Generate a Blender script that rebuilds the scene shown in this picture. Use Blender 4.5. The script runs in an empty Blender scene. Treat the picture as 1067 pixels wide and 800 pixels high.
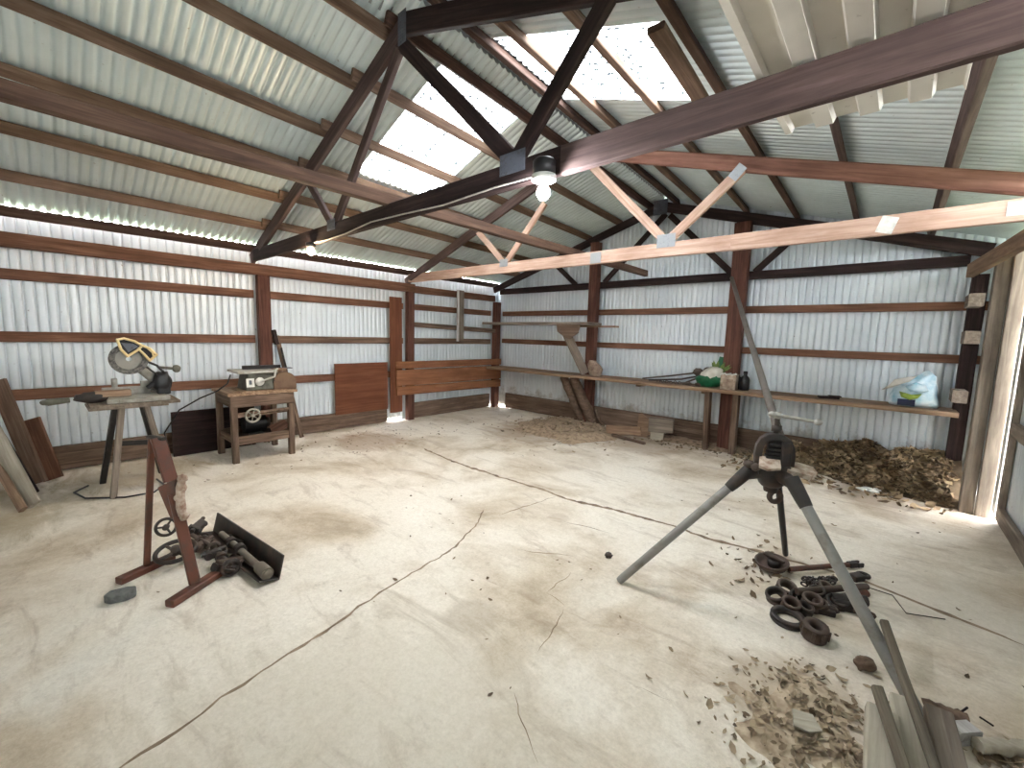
import bpy, bmesh, math, random
from mathutils import Vector as V, Matrix as M, noise
random.seed(7)
sc = bpy.context.scene
col = sc.collection
PI = math.pi
# ------------------------------------------------------------------ camera
FPX = 440.07
yaw, pit, rol = (math.radians(a) for a in (-41.767, -6.548, 1.575))
Wf = V((math.sin(yaw)*math.cos(pit), math.cos(yaw)*math.cos(pit), math.sin(pit)))
r0 = V((math.cos(yaw), -math.sin(yaw), 0)); u0 = r0.cross(Wf)
Rr = r0*math.cos(rol) + u0*math.sin(rol); Uu = -r0*math.sin(rol) + u0*math.cos(rol)
CAM = V((0, 0, 1.55))
cd = bpy.data.cameras.new('camera'); cam = bpy.data.objects.new('camera', cd); col.objects.link(cam)
cd.sensor_width = 36; cd.lens = FPX/1067*36; cd.clip_start = .02; cd.clip_end = 400
cam.matrix_world = M.Translation(CAM) @ M((Rr, Uu, -Wf)).transposed().to_4x4()
sc.camera = cam
def ray(px, py): return Rr*((px-533.5)/FPX) - Uu*((py-400)/FPX) + Wf
def G(px, py, z=0.0):                      # measured point on the level z
    d = ray(px, py); return CAM + d*((z-CAM.z)/d.z)
def GX(px, py, x): d = ray(px, py); return CAM + d*((x-CAM.x)/d.x)
def GY(px, py, y): d = ray(px, py); return CAM + d*((y-CAM.y)/d.y)
# ------------------------------------------------------------------ materials
def newmat(name):
    m = bpy.data.materials.new(name); m.use_nodes = True
    nt = m.node_tree; b = nt.nodes['Principled BSDF']
    return m, nt, b
def nd(nt, typ, **kw):
    n = nt.nodes.new(typ)
    for k, v in kw.items():
        if k in n.inputs.keys() if hasattr(n, 'inputs') else False: n.inputs[k].default_value = v
        else: setattr(n, k, v)
    return n
def s2l(c):
    return tuple(((x/255)/12.92 if x/255 <= .04045 else ((x/255+.055)/1.055)**2.4) for x in c) + (1,)
def ramp(nt, stops):
    n = nt.nodes.new('ShaderNodeValToRGB'); cr = n.color_ramp
    while len(cr.elements) < len(stops): cr.elements.new(.5)
    for e, (p, c) in zip(cr.elements, stops): e.position = p; e.color = c
    return n
def coords(nt, scale, rnd=True):
    tc = nt.nodes.new('ShaderNodeTexCoord'); mp = nt.nodes.new('ShaderNodeMapping')
    mp.inputs['Scale'].default_value = scale
    if rnd:
        oi = nt.nodes.new('ShaderNodeObjectInfo'); mul = nt.nodes.new('ShaderNodeVectorMath'); mul.operation = 'SCALE'
        cb = nt.nodes.new('ShaderNodeCombineXYZ')
        for i in range(3): nt.links.new(oi.outputs['Random'], cb.inputs[i])
        mul.inputs['Scale'].default_value = 37.0
        nt.links.new(cb.outputs[0], mul.inputs[0])
        ad = nt.nodes.new('ShaderNodeVectorMath'); nt.links.new(tc.outputs['Object'], ad.inputs[0]); nt.links.new(mul.outputs[0], ad.inputs[1])
        nt.links.new(ad.outputs[0], mp.inputs[0])
    else:
        nt.links.new(tc.outputs['Object'], mp.inputs[0])
    return mp
def tex(nt, vec, scale, detail=6, rough=.6, dist=0):
    n = nt.nodes.new('ShaderNodeTexNoise'); n.inputs['Scale'].default_value = scale
    n.inputs['Detail'].default_value = detail; n.inputs['Roughness'].default_value = rough; n.inputs['Distortion'].default_value = dist
    nt.links.new(vec.outputs[0], n.inputs['Vector']); return n
def mixc(nt, fac, a, b, mode='MIX'):
    n = nt.nodes.new('ShaderNodeMix'); n.data_type = 'RGBA'; n.blend_type = mode
    def put(s, v):
        if hasattr(v, 'links') or hasattr(v, 'is_linked'): nt.links.new(v, s)
        else: s.default_value = v
    put(n.inputs[0], fac); put(n.inputs[6], a); put(n.inputs[7], b)
    return n.outputs[2]
def bump(nt, b, h, strength=.3, dist=.01):
    n = nt.nodes.new('ShaderNodeBump'); n.inputs['Strength'].default_value = strength; n.inputs['Distance'].default_value = dist
    nt.links.new(h, n.inputs['Height']); nt.links.new(n.outputs[0], b.inputs['Normal'])
def wood(name, dark, mid, light, rough=.8, stain=None, gr=1.0):
    m, nt, b = newmat(name)
    g = coords(nt, (1.6*gr, 30*gr, 30*gr)); n1 = tex(nt, g, 1.0, 8, .65, .6)
    c = ramp(nt, [(.28, s2l(dark)), (.5, s2l(mid)), (.74, s2l(light))]); nt.links.new(n1.outputs['Fac'], c.inputs[0])
    g2 = coords(nt, (1, 2.2, 2.2)); n2 = tex(nt, g2, 2.2, 5, .6)
    r2 = ramp(nt, [(.42, (0, 0, 0, 1)), (.68, (1, 1, 1, 1))]); nt.links.new(n2.outputs['Fac'], r2.inputs[0])
    o = mixc(nt, r2.outputs[0], c.outputs[0], s2l(stain or dark))
    fm = nt.nodes.new('ShaderNodeMath'); fm.operation = 'MULTIPLY'; fm.inputs[1].default_value = .55
    nt.links.new(r2.outputs[0], fm.inputs[0])
    o = mixc(nt, fm.outputs[0], c.outputs[0], s2l(stain or dark))
    nt.links.new(o, b.inputs['Base Color']); b.inputs['Roughness'].default_value = rough
    b.inputs['Specular IOR Level'].default_value = .25
    bump(nt, b, n1.outputs['Fac'], .35, .006)
    return m
def metal(name, base, rust, amount=.5, rough=.5, metallic=.7, sc_=9, spec=.5):
    m, nt, b = newmat(name)
    g = coords(nt, (1, 1, 1)); n1 = tex(nt, g, sc_, 7, .65)
    lo = .75-amount*.55
    r = ramp(nt, [(lo, (0, 0, 0, 1)), (min(lo+.22, 1), (1, 1, 1, 1))]); nt.links.new(n1.outputs['Fac'], r.inputs[0])
    o = mixc(nt, r.outputs[0], s2l(base), s2l(rust)); nt.links.new(o, b.inputs['Base Color'])
    iv = nt.nodes.new('ShaderNodeMath'); iv.operation = 'MULTIPLY_ADD'; iv.inputs[1].default_value = -metallic; iv.inputs[2].default_value = metallic
    nt.links.new(r.outputs[0], iv.inputs[0]); nt.links.new(iv.outputs[0], b.inputs['Metallic'])
    b.inputs['Roughness'].default_value = rough; b.inputs['Specular IOR Level'].default_value = spec
    bump(nt, b, n1.outputs['Fac'], .2, .004)
    return m
def plain(name, c, rough=.6, c2=None, s=14, metallic=0):
    m, nt, b = newmat(name)
    g = coords(nt, (1, 1, 1)); n1 = tex(nt, g, s, 5, .6)
    c2 = c2 or tuple(x*.82 for x in c)
    r = ramp(nt, [(.35, s2l(c2)), (.62, s2l(c))]); nt.links.new(n1.outputs['Fac'], r.inputs[0])
    nt.links.new(r.outputs[0], b.inputs['Base Color']); b.inputs['Roughness'].default_value = rough; b.inputs['Metallic'].default_value = metallic
    return m
W_RED = wood('wood_red', (80, 54, 42), (120, 84, 66), (150, 114, 92))
W_POST = wood('wood_post', (60, 38, 32), (96, 62, 52), (122, 86, 74))
W_REDL = wood('wood_reddish', (96, 62, 52), (138, 98, 84), (162, 124, 108))
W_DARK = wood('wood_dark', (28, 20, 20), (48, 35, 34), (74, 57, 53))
W_BROWN = wood('wood_brown', (62, 49, 47), (88, 71, 68), (112, 95, 90))
W_PURL = wood('wood_purlin', (74, 56, 45), (112, 89, 74), (144, 121, 103))
W_RUN = wood('wood_runner', (58, 42, 34), (92, 69, 57), (122, 98, 82))
W_PURD = wood('wood_purlin_dark', (50, 38, 34), (80, 60, 52), (110, 86, 76))
W_PALE = wood('wood_pale', (160, 128, 110), (194, 164, 146), (214, 190, 174), stain=(148, 112, 94))
W_FRESH = wood('wood_orange', (114, 72, 48), (140, 94, 66), (164, 118, 88), stain=(108, 64, 42))
W_PLY = wood('wood_ply', (88, 50, 34), (110, 66, 46), (126, 82, 60), gr=.6)
W_GREY = wood('wood_grey', (96, 86, 78), (134, 122, 110), (164, 152, 138), stain=(84, 72, 62))
W_OLD = wood('wood_old', (70, 56, 46), (112, 92, 78), (146, 124, 106), stain=(60, 46, 38))
W_BENCH = wood('wood_bench', (100, 78, 62), (146, 120, 98), (178, 152, 128), stain=(104, 78, 60))
W_STAKE = wood('wood_stake', (78, 70, 60), (108, 99, 86), (136, 126, 110), stain=(70, 60, 50))
W_WHITE = wood('wood_white', (130, 124, 120), (196, 194, 192), (222, 222, 222), stain=(150, 140, 132))
W_LIGHT = wood('wood_light', (146, 138, 124), (174, 166, 150), (196, 188, 172), stain=(136, 124, 106))
IRON = metal('iron_dark', (62, 58, 56), (74, 56, 46), .55, .55, .5)
IRON_RUST = metal('iron_rusty', (88, 78, 70), (80, 62, 53), .7, .7, .3)
IRONL = metal('iron_worn', (122, 114, 102), (92, 80, 68), .5, .6, .4)
STEEL = metal('steel_pipe', (148, 146, 143), (112, 104, 92), .45, .55, .45)
BRIGHT = metal('steel_bright', (176, 174, 168), (130, 120, 108), .3, .45, .6)
BLACKM = metal('black_steel', (34, 32, 32), (58, 46, 40), .35, .5, .3)
PIPEM = metal('pipe_weathered', (98, 92, 86), (78, 68, 60), .5, .6, .3)
REDM = metal('red_paint_rust', (102, 58, 42), (74, 56, 46), .55, .6, .1)
GALV = metal('galvanised_plate', (158, 162, 166), (118, 116, 114), .35, .5, .5, 30)
GALVD = metal('plate_dark', (96, 100, 110), (64, 62, 64), .45, .55, .5, 30)
BLADEM = metal('blade_steel', (150, 146, 138), (110, 100, 90), .4, .5, .4)
GUARDM = plain('guard_mottled', (120, 116, 110), .5, (44, 42, 42), 40)
BLACKP = plain('black_plastic', (28, 28, 32), .45)
WHITEP = plain('white_plastic', (222, 222, 216), .5)
YELLOW = plain('yellow_paint', (236, 216, 168), .5, (222, 196, 140))
CASTG = plain('cast_grey', (172, 170, 162), .5, (140, 136, 126), metallic=.3)
SAWG = plain('saw_green_grey', (104, 104, 92), .55, (78, 76, 66), metallic=.2)
DRUM = metal('drum_brown', (112, 88, 68), (90, 64, 48), .6, .65, .2)
STONE = plain('stone_grey', (112, 114, 112), .9, (84, 86, 84), 30)
STONE2 = plain('stone_pale', (176, 158, 140), .9, (120, 98, 84), 9)
PLASTER = plain('dirty_plaster', (196, 180, 164), .9, (140, 110, 92), 22)
GREEN = plain('green_plastic', (22, 104, 66), .45, (16, 84, 52))
GREENL = plain('leaf_green', (120, 142, 70), .6, (70, 96, 44))
BAGW = plain('bag_white', (214, 210, 202), .5, (196, 188, 176), 10)
BAGB = plain('bag_blue_white', (216, 228, 234), .42, (140, 186, 206), 8)
BAGL = plain('bag_lime', (158, 182, 74), .45)
NAVY = plain('bag_navy', (34, 44, 78), .45)
TIN = plain('tin_beige', (186, 170, 152), .6, (120, 96, 78), 12)
CABLEW = plain('cable_white', (188, 180, 172), .5)
LEAF = plain('dead_leaf', (170, 152, 126), .85, (116, 98, 76), 3)
LEAFH = plain('dead_leaf_pale', (196, 172, 138), .85, (128, 106, 80), 3)
LEAFD = plain('dead_leaf_dark', (140, 120, 96), .9, (80, 66, 50), 3)
DIRT = plain('dirt', (170, 148, 124), .95, (128, 108, 88), 16)
DIRTP = plain('dirt_pale', (196, 178, 154), .95, (146, 126, 104), 14)
CRACK = plain('crack_fill', (150, 130, 108), .95, (104, 86, 68), 10)
GRASS = plain('grass_outside', (122, 128, 104), .9, (98, 106, 84), 3)
# corrugated sheet metals
def sheet(name, base, dark, rust, low=None, metallic=.35, rough=.5):
    m, nt, b = newmat(name)
    g = coords(nt, (1, 1, 1), False)
    n1 = tex(nt, g, 1.3, 4, .6); c = ramp(nt, [(.3, s2l(dark)), (.65, s2l(base))]); nt.links.new(n1.outputs['Fac'], c.inputs[0])
    n2 = tex(nt, g, 26, 3, .5); r = ramp(nt, [(.70, (0, 0, 0, 1)), (.77, (1, 1, 1, 1))]); nt.links.new(n2.outputs['Fac'], r.inputs[0])
    fm = nt.nodes.new('ShaderNodeMath'); fm.operation = 'MULTIPLY'; fm.inputs[1].default_value = .6; nt.links.new(r.outputs[0], fm.inputs[0])
    o = mixc(nt, fm.outputs[0], c.outputs[0], s2l(rust))
    if low:                                        # splashed dirt along the foot of the sheet
        sp = nt.nodes.new('ShaderNodeSeparateXYZ'); nt.links.new(g.outputs[0], sp.inputs[0])
        n3 = tex(nt, g, 5, 6, .7)
        ma = nt.nodes.new('ShaderNodeMath'); ma.operation = 'MULTIPLY_ADD'; ma.inputs[1].default_value = -1.15; nt.links.new(sp.outputs[2], ma.inputs[0]); nt.links.new(n3.outputs['Fac'], ma.inputs[2])
        r3 = ramp(nt, [(low[0], (0, 0, 0, 1)), (low[1], (1, 1, 1, 1))]); nt.links.new(ma.outputs[0], r3.inputs[0])
        f3 = nt.nodes.new('ShaderNodeMath'); f3.operation = 'MULTIPLY'; f3.inputs[1].default_value = .55; nt.links.new(r3.outputs[0], f3.inputs[0])
        o = mixc(nt, f3.outputs[0], o, s2l((122, 108, 98)))
    nt.links.new(o, b.inputs['Base Color']); b.inputs['Metallic'].default_value = metallic; b.inputs['Roughness'].default_value = rough
    return m
WALLM = sheet('wall_sheet', (222, 229, 234), (204, 213, 220), (110, 96, 86))
WALLB = sheet('wall_sheet_back', (222, 229, 234), (204, 213, 220), (110, 96, 86), (-.50, .20))
ROOFM = sheet('roof_sheet', (218, 230, 232), (198, 211, 213), (150, 146, 136), metallic=.4, rough=.4)
OLDROOF = sheet('loose_sheet', (226, 222, 210), (190, 184, 172), (110, 96, 76), metallic=.1)
def skymat():
    m, nt, b = newmat('translucent_sheet')
    nt.nodes.remove(b); out = nt.nodes['Material Output']
    g = coords(nt, (28, 70, 1), False); n1 = tex(nt, g, 1, 2, .5)          # fibres and dirt caught in the grooves
    r = ramp(nt, [(.36, (.011, .0125, .0135, 1)), (.42, (.016, .018, .019, 1)), (.47, (.5, .52, .53, 1))]); nt.links.new(n1.outputs['Fac'], r.inputs[0])
    t = nt.nodes.new('ShaderNodeBsdfTranslucent'); d = nt.nodes.new('ShaderNodeBsdfDiffuse'); mx = nt.nodes.new('ShaderNodeMixShader')
    nt.links.new(r.outputs[0], t.inputs[0]); nt.links.new(r.outputs[0], d.inputs[0]); mx.inputs[0].default_value = .12
    nt.links.new(t.outputs[0], mx.inputs[1]); nt.links.new(d.outputs[0], mx.inputs[2]); nt.links.new(mx.outputs[0], out.inputs[0])
    return m
PITCH = .076
SKYM = skymat()
def concrete():
    m, nt, b = newmat('concrete')
    g = coords(nt, (1, 1, 1), False)
    n1 = tex(nt, g, .8, 8, .62, .4); c = ramp(nt, [(.30, s2l((160, 142, 118))), (.42, s2l((206, 192, 172))), (.53, s2l((231, 222, 208))), (.72, s2l((239, 232, 220)))]); nt.links.new(n1.outputs['Fac'], c.inputs[0])
    g2 = coords(nt, (1.0, 3.2, 1), False); n2 = tex(nt, g2, 1.5, 9, .7, .8)
    r2 = ramp(nt, [(.53, (0, 0, 0, 1)), (.64, (1, 1, 1, 1))]); nt.links.new(n2.outputs['Fac'], r2.inputs[0])
    f2 = nt.nodes.new('ShaderNodeMath'); f2.operation = 'MULTIPLY'; f2.inputs[1].default_value = .30; nt.links.new(r2.outputs[0], f2.inputs[0])
    o = mixc(nt, f2.outputs[0], c.outputs[0], s2l((140, 112, 84)))
    n3 = tex(nt, g, 7, 12, .8); r3 = ramp(nt, [(.56, (0, 0, 0, 1)), (.68, (1, 1, 1, 1))]); nt.links.new(n3.outputs['Fac'], r3.inputs[0])
    f3 = nt.nodes.new('ShaderNodeMath'); f3.operation = 'MULTIPLY'; f3.inputs[1].default_value = .28; nt.links.new(r3.outputs[0], f3.inputs[0])
    o = mixc(nt, f3.outputs[0], o, s2l((132, 108, 84)))
    n4 = tex(nt, g, 60, 6, .8); r4 = ramp(nt, [(.3, (.72, .70, .68, 1)), (.6, (1, 1, 1, 1))]); nt.links.new(n4.outputs['Fac'], r4.inputs[0]); o = mixc(nt, .6, o, r4.outputs[0], 'MULTIPLY'); n5 = tex(nt, g, 22, 8, .8); r5 = ramp(nt, [(.38, (.80, .77, .73, 1)), (.56, (1, 1, 1, 1))]); nt.links.new(n5.outputs['Fac'], r5.inputs[0]); o = mixc(nt, .5, o, r5.outputs[0], 'MULTIPLY')
    # earth trodden in along the walls and scattered worn patches
    tc = nt.nodes.new('ShaderNodeTexCoord')
    for (x, y, rad, amt, cc) in BLOTS:
        sb = nt.nodes.new('ShaderNodeVectorMath'); sb.operation = 'SUBTRACT'; sb.inputs[1].default_value = (x, y, 0); nt.links.new(tc.outputs['Object'], sb.inputs[0])
        ln = nt.nodes.new('ShaderNodeVectorMath'); ln.operation = 'LENGTH'; nt.links.new(sb.outputs[0], ln.inputs[0])
        ma = nt.nodes.new('ShaderNodeMath'); ma.operation = 'MULTIPLY_ADD'; ma.inputs[1].default_value = -1/rad; ma.inputs[2].default_value = .55; nt.links.new(ln.outputs['Value'], ma.inputs[0])
        ad = nt.nodes.new('ShaderNodeMath'); ad.operation = 'ADD'; nt.links.new(ma.outputs[0], ad.inputs[0]); nt.links.new(n2.outputs['Fac'], ad.inputs[1])
        rr = ramp(nt, [(.38, (0, 0, 0, 1)), (.62, (1, 1, 1, 1))]); nt.links.new(ad.outputs[0], rr.inputs[0])
        ff = nt.nodes.new('ShaderNodeMath'); ff.operation = 'MULTIPLY'; ff.inputs[1].default_value = amt; nt.links.new(rr.outputs[0], ff.inputs[0])
        o = mixc(nt, ff.outputs[0], o, s2l(cc))
    nt.links.new(o, b.inputs['Base Color']); b.inputs['Roughness'].default_value = .75; b.inputs['Specular IOR Level'].default_value = .3
    ad = nt.nodes.new('ShaderNodeMath'); ad.operation = 'ADD'; nt.links.new(n3.outputs['Fac'], ad.inputs[0]); nt.links.new(n1.outputs['Fac'], ad.inputs[1])
    bump(nt, b, ad.outputs[0], .25, .012)
    return m
BLOTS = [(-4.2, 5.2, 1.3, .55, (140, 116, 92)), (-5.8, .6, 1.0, .55, (150, 132, 98)), (-5.2, -.6, 1.4, .5, (150, 136, 104)), (-1.6, 1.5, .26, .4, (160, 144, 124)),
         (-5.4, 3.0, .9, .55, (150, 118, 88)), (-.2, 2.1, .5, .6, (166, 146, 120)), (-2.0, 2.9, .16, .3, (160, 138, 114)), (-2.6, 5.9, 1.1, .5, (146, 122, 96)), (0, 5.7, .7, .6, (150, 130, 110)),
         (.5, 3.6, .9, .35, (170, 158, 140)), (-1.3, .6, 1.6, .3, (176, 164, 142))]
CONC = concrete()
# ------------------------------------------------------------------ helpers
WM = {}
def link(o, parent=None, mw=None):
    col.objects.link(o)
    mw = mw or M.Identity(4)
    WM[o.name] = mw
    if parent is not None:
        o.parent = parent; o.matrix_local = WM[parent.name].inverted() @ mw
    else: o.matrix_world = mw
    return o
def tag(o, label=None, cat=None, group=None, kind=None):
    if label: o['label'] = label
    if cat: o['category'] = cat
    if group: o['group'] = group
    if kind: o['kind'] = kind
    return o
def thing(name, loc, label, cat, group=None, rz=0):
    o = bpy.data.objects.new(name, None); o.empty_display_size = .1
    link(o, None, M.Translation(V(loc)) @ M.Rotation(rz, 4, 'Z')); tag(o, label, cat, group); return o
def frame(a, b, up=V((0, 0, 1))):
    a, b = V(a), V(b); x = (b-a).normalized(); up = V(up)
    if abs(x.dot(up)) > .98: up = V((0, 1, 0)) if abs(x.y) < .9 else V((1, 0, 0))
    z = (up - x*up.dot(x)).normalized(); y = z.cross(x)
    m = M((x, y, z)).transposed().to_4x4(); m.translation = (a+b)/2
    return m
class MB:
    def __init__(s): s.v = []; s.f = []; s.sm = []
    def add(s, vs, fs, smooth=False, m=None):
        n = len(s.v); s.v += [(m @ V(p)) if m else V(p) for p in vs]
        s.f += [tuple(i+n for i in f) for f in fs]; s.sm += [smooth]*len(fs); return s
    def box(s, c, d, m=None, bv=0):
        c = V(c); x, y, z = d[0]/2, d[1]/2, d[2]/2
        if bv <= 0:
            vs = [c+V((i*x, j*y, k*z)) for i in (-1, 1) for j in (-1, 1) for k in (-1, 1)]
            fs = [(0, 1, 3, 2), (4, 6, 7, 5), (0, 4, 5, 1), (2, 3, 7, 6), (0, 2, 6, 4), (1, 5, 7, 3)]
            return s.add(vs, fs, False, m)
        bm = bmesh.new(); bmesh.ops.create_cube(bm, size=1); bmesh.ops.scale(bm, vec=V(d), verts=bm.verts)
        bmesh.ops.bevel(bm, geom=bm.edges[:], offset=bv, segments=2, profile=.6, affect='EDGES')
        bmesh.ops.translate(bm, vec=c, verts=bm.verts); bm.verts.index_update()
        vs = [v.co.copy() for v in bm.verts]; fs = [tuple(v.index for v in f.verts) for f in bm.faces]; bm.free()
        return s.add(vs, fs, False, m)
    def tube(s, pts, r, n=12, caps=True, closed=False, m=None):
        pts = [V(p) for p in pts]; k = len(pts); rs = r if isinstance(r, (list, tuple)) else [r]*k
        vs = []; prev = None
        for i, p in enumerate(pts):
            a = pts[(i-1) % k] if (i > 0 or closed) else p; b = pts[(i+1) % k] if (i < k-1 or closed) else p
            t = (b-a).normalized()
            if prev is None:
                u = V((0, 0, 1)) if abs(t.z) < .9 else V((1, 0, 0)); u = (u-t*u.dot(t)).normalized()
            else:
                u = prev-t*prev.dot(t); u = u.normalized() if u.length > 1e-6 else V((1, 0, 0))
            prev = u; w = t.cross(u)
            for j in range(n):
                an = 2*PI*j/n; vs.append(p+(u*math.cos(an)+w*math.sin(an))*rs[i])
        fs = []
        for i in range(k if closed else k-1):
            for j in range(n):
                fs.append((i*n+j, i*n+(j+1) % n, ((i+1) % k)*n+(j+1) % n, ((i+1) % k)*n+j))
        s.add(vs, fs, True, m)
        if caps and not closed:
            s.add(vs[:n], [tuple(range(n-1, -1, -1))], False, m); s.add(vs[-n:], [tuple(range(n))], False, m)
        return s
    def lathe(s, prof, n=24, m=None, closed=False):
        vs = []; k = len(prof)
        for r, z in prof:
            for j in range(n): a = 2*PI*j/n; vs.append((r*math.cos(a), r*math.sin(a), z))
        fs = [(i*n+j, i*n+(j+1) % n, ((i+1) % k)*n+(j+1) % n, ((i+1) % k)*n+j) for i in range(k if closed else k-1) for j in range(n)]
        s.add(vs, fs, True, m)
        if not closed:
            if prof[0][0] > 1e-5: s.add(vs[:n], [tuple(range(n-1, -1, -1))], False, m)
            if prof[-1][0] > 1e-5: s.add(vs[-n:], [tuple(range(n))], False, m)
        return s
    def prism(s, poly, t, m=None):                 # polygon in local xy, thickness along z (centred)
        n = len(poly); vs = [(x, y, -t/2) for x, y in poly]+[(x, y, t/2) for x, y in poly]
        fs = [tuple(range(n-1, -1, -1)), tuple(range(n, 2*n))]+[(i, (i+1) % n, n+(i+1) % n, n+i) for i in range(n)]
        return s.add(vs, fs, False, m)
    def ringplate(s, outer, inner, t, m=None):     # two closed loops with the same count
        n = len(outer)
        vs = [(x, y, -t/2) for x, y in outer]+[(x, y, -t/2) for x, y in inner]+[(x, y, t/2) for x, y in outer]+[(x, y, t/2) for x, y in inner]
        fs = []
        for i in range(n):
            j = (i+1) % n
            fs += [(i, n+i, n+j, j), (2*n+i, 2*n+j, 3*n+j, 3*n+i), (i, j, 2*n+j, 2*n+i), (n+i, 3*n+i, 3*n+j, n+j)]
        return s.add(vs, fs, False, m)
    def blob(s, c, d, seed=0, amp=.2, sub=3, m=None, freq=2.0):
        bm = bmesh.new(); bmesh.ops.create_icosphere(bm, subdivisions=sub, radius=1)
        for v in bm.verts:
            k = 1+amp*noise.noise(v.co*freq+V((seed*7.1, seed*3.3, seed)))+amp*.4*noise.noise(v.co*freq*2.7+V((seed, 0, 5)))
            v.co = V((v.co.x*d[0]/2*k, v.co.y*d[1]/2*k, v.co.z*d[2]/2*k))+V(c)
        bm.verts.index_update(); vs = [v.co.copy() for v in bm.verts]; fs = [tuple(v.index for v in f.verts) for f in bm.faces]; bm.free()
        return s.add(vs, fs, True, m)
    def build(s, name, mat, parent=None, mw=None, bevel=0, fix=True):
        me = bpy.data.meshes.new(name); me.from_pydata([tuple(v) for v in s.v], [], s.f); me.materials.append(mat)
        for p, k in zip(me.polygons, s.sm): p.use_smooth = k
        if fix:
            bm = bmesh.new(); bm.from_mesh(me); bmesh.ops.recalc_face_normals(bm, faces=bm.faces[:]); bm.to_mesh(me); bm.free()
        me.update()
        o = bpy.data.objects.new(name, me); link(o, parent, mw)
        if bevel:
            b = o.modifiers.new('bevel', 'BEVEL'); b.width = bevel; b.segments = 2; b.limit_method = 'ANGLE'
        return o
def beam(name, a, b, w, h, mat, parent=None, up=(0, 0, 1), wob=.003, ch=.006, label=None, cat=None, group=None, kind=None, seg=.3):
    """sawn timber from a to b; w across, h along 'up'"""
    mw = frame(a, b, V(up)); L = (V(b)-V(a)).length; n = max(2, int(L/seg)); mb = MB(); vs = []; fs = []
    sd = random.random()*90; ch = min(ch, w*.25, h*.25)
    pr = [(-w/2+ch, -h/2), (w/2-ch, -h/2), (w/2, -h/2+ch), (w/2, h/2-ch), (w/2-ch, h/2), (-w/2+ch, h/2), (-w/2, h/2-ch), (-w/2, -h/2+ch)]
    for i in range(n+1):
        x = -L/2+L*i/n
        dy = wob*noise.noise(V((x*.8, sd, 0)))*1.5; dz = wob*noise.noise(V((x*.8, sd, 9)))*1.5
        for j, (y, z) in enumerate(pr):
            k = wob*.6*noise.noise(V((x*5, sd+j*3, 4))); vs.append((x, y+dy+k, z+dz+k))
    for i in range(n):
        for j in range(8): fs.append((i*8+j, i*8+(j+1) % 8, (i+1)*8+(j+1) % 8, (i+1)*8+j))
    fs += [tuple(range(7, -1, -1)), tuple(range(n*8, n*8+8))]
    mb.add(vs, fs); o = mb.build(name, mat, parent, mw); return tag(o, label, cat, group, kind)
def axm(p, x, y):                                   # matrix with local x,y axes given, z = x cross y
    x = V(x).normalized(); y = V(y); y = (y-x*y.dot(x)).normalized(); z = x.cross(y)
    m = M((x, y, z)).transposed().to_4x4(); m.translation = V(p); return m
def ringpts(c, r, n=24, ax='z'):
    c = V(c); out = []
    for i in range(n):
        a = 2*PI*i/n; p = (math.cos(a)*r, math.sin(a)*r)
        out.append(c+(V((p[0], p[1], 0)) if ax == 'z' else V((p[0], 0, p[1])) if ax == 'y' else V((0, p[0], p[1]))))
    return out
# ------------------------------------------------------------------ roof surface
def roof(X, Y):
    rz = 4.02-.06*(Y-1.95); le = 2.66; re = 2.72-.015*(Y-2)
    if X < -2.85: return rz+(le-rz)*(-2.85-X)/3.55
    return rz+(re-rz)*(X+2.85)/3.70
PITCH = .076
YF0, YB1 = -1.7, 6.86                               # roof ends (front, back)
def corr_roof(name, xs, y0, y1, mat, off=0.0, keep=None, amp=.024, label=None):
    mb = MB(); ny = int((y1-y0)/PITCH*10); vs = []; fs = []; nx = len(xs)
    for j in range(ny+1):
        y = y0+(y1-y0)*j/ny; w = amp*math.exp(-(((y/PITCH) % 1.0-.5)/.17)**2)
        for x in xs: vs.append((x, y, roof(x, y)+w+off))
    for j in range(ny):
        yc = y0+(y1-y0)*(j+.5)/ny
        for i in range(nx-1):
            if keep is None or keep((xs[i]+xs[i+1])/2, yc): fs.append((j*nx+i, j*nx+i+1, (j+1)*nx+i+1, (j+1)*nx+i))
    mb.add(vs, fs, True); return mb.build(name, mat, fix=False)
LX = [-6.43, -6.0, -5.3, -4.65, -4.1, -3.6, -3.12, -2.87]
RX = [-2.83, -2.68, -2.2, -1.7, -1.22, -.6, 0, .5, 1.02]
inL = lambda x, y: -4.65 < x < -3.12 and 2.50 < y < 3.50
inR = lambda x, y: -2.68 < x < -1.22 and 2.58 < y < 3.56
tag(corr_roof('ceiling_left', LX, YF0, YB1, ROOFM, keep=lambda x, y: not inL(x, y)), 'pale corrugated iron underside of the left roof slope', kind='structure')
tag(corr_roof('ceiling_right', RX, YF0, YB1, ROOFM, keep=lambda x, y: not inR(x, y)), 'pale corrugated iron underside of the right roof slope', kind='structure')
tag(corr_roof('window_1', [-4.68, -4.1, -3.6, -3.10], 2.46, 3.54, SKYM, off=.004), 'glowing translucent corrugated skylight in the left roof slope', kind='structure')
tag(corr_roof('window_2', [-2.70, -2.2, -1.7, -1.20], 2.54, 3.60, SKYM, off=.004), 'glowing translucent corrugated skylight in the right roof slope', kind='structure')
mb = MB(); vs = []; fs = []; cyn = 12
for j in range(cyn+1):
    y = YF0+(YB1-YF0)*j/cyn
    for x, dz in ((-3.10, .012), (-2.85, .05), (-2.60, .012)): vs.append((x, y, roof(x, y)+dz))
for j in range(cyn): fs += [(j*3, j*3+1, j*3+4, j*3+3), (j*3+1, j*3+2, j*3+5, j*3+4)]
mb.add(vs, fs); tag(mb.build('trim_1', GALV, fix=False), 'folded metal ridge capping along the top of the roof', kind='structure')
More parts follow.
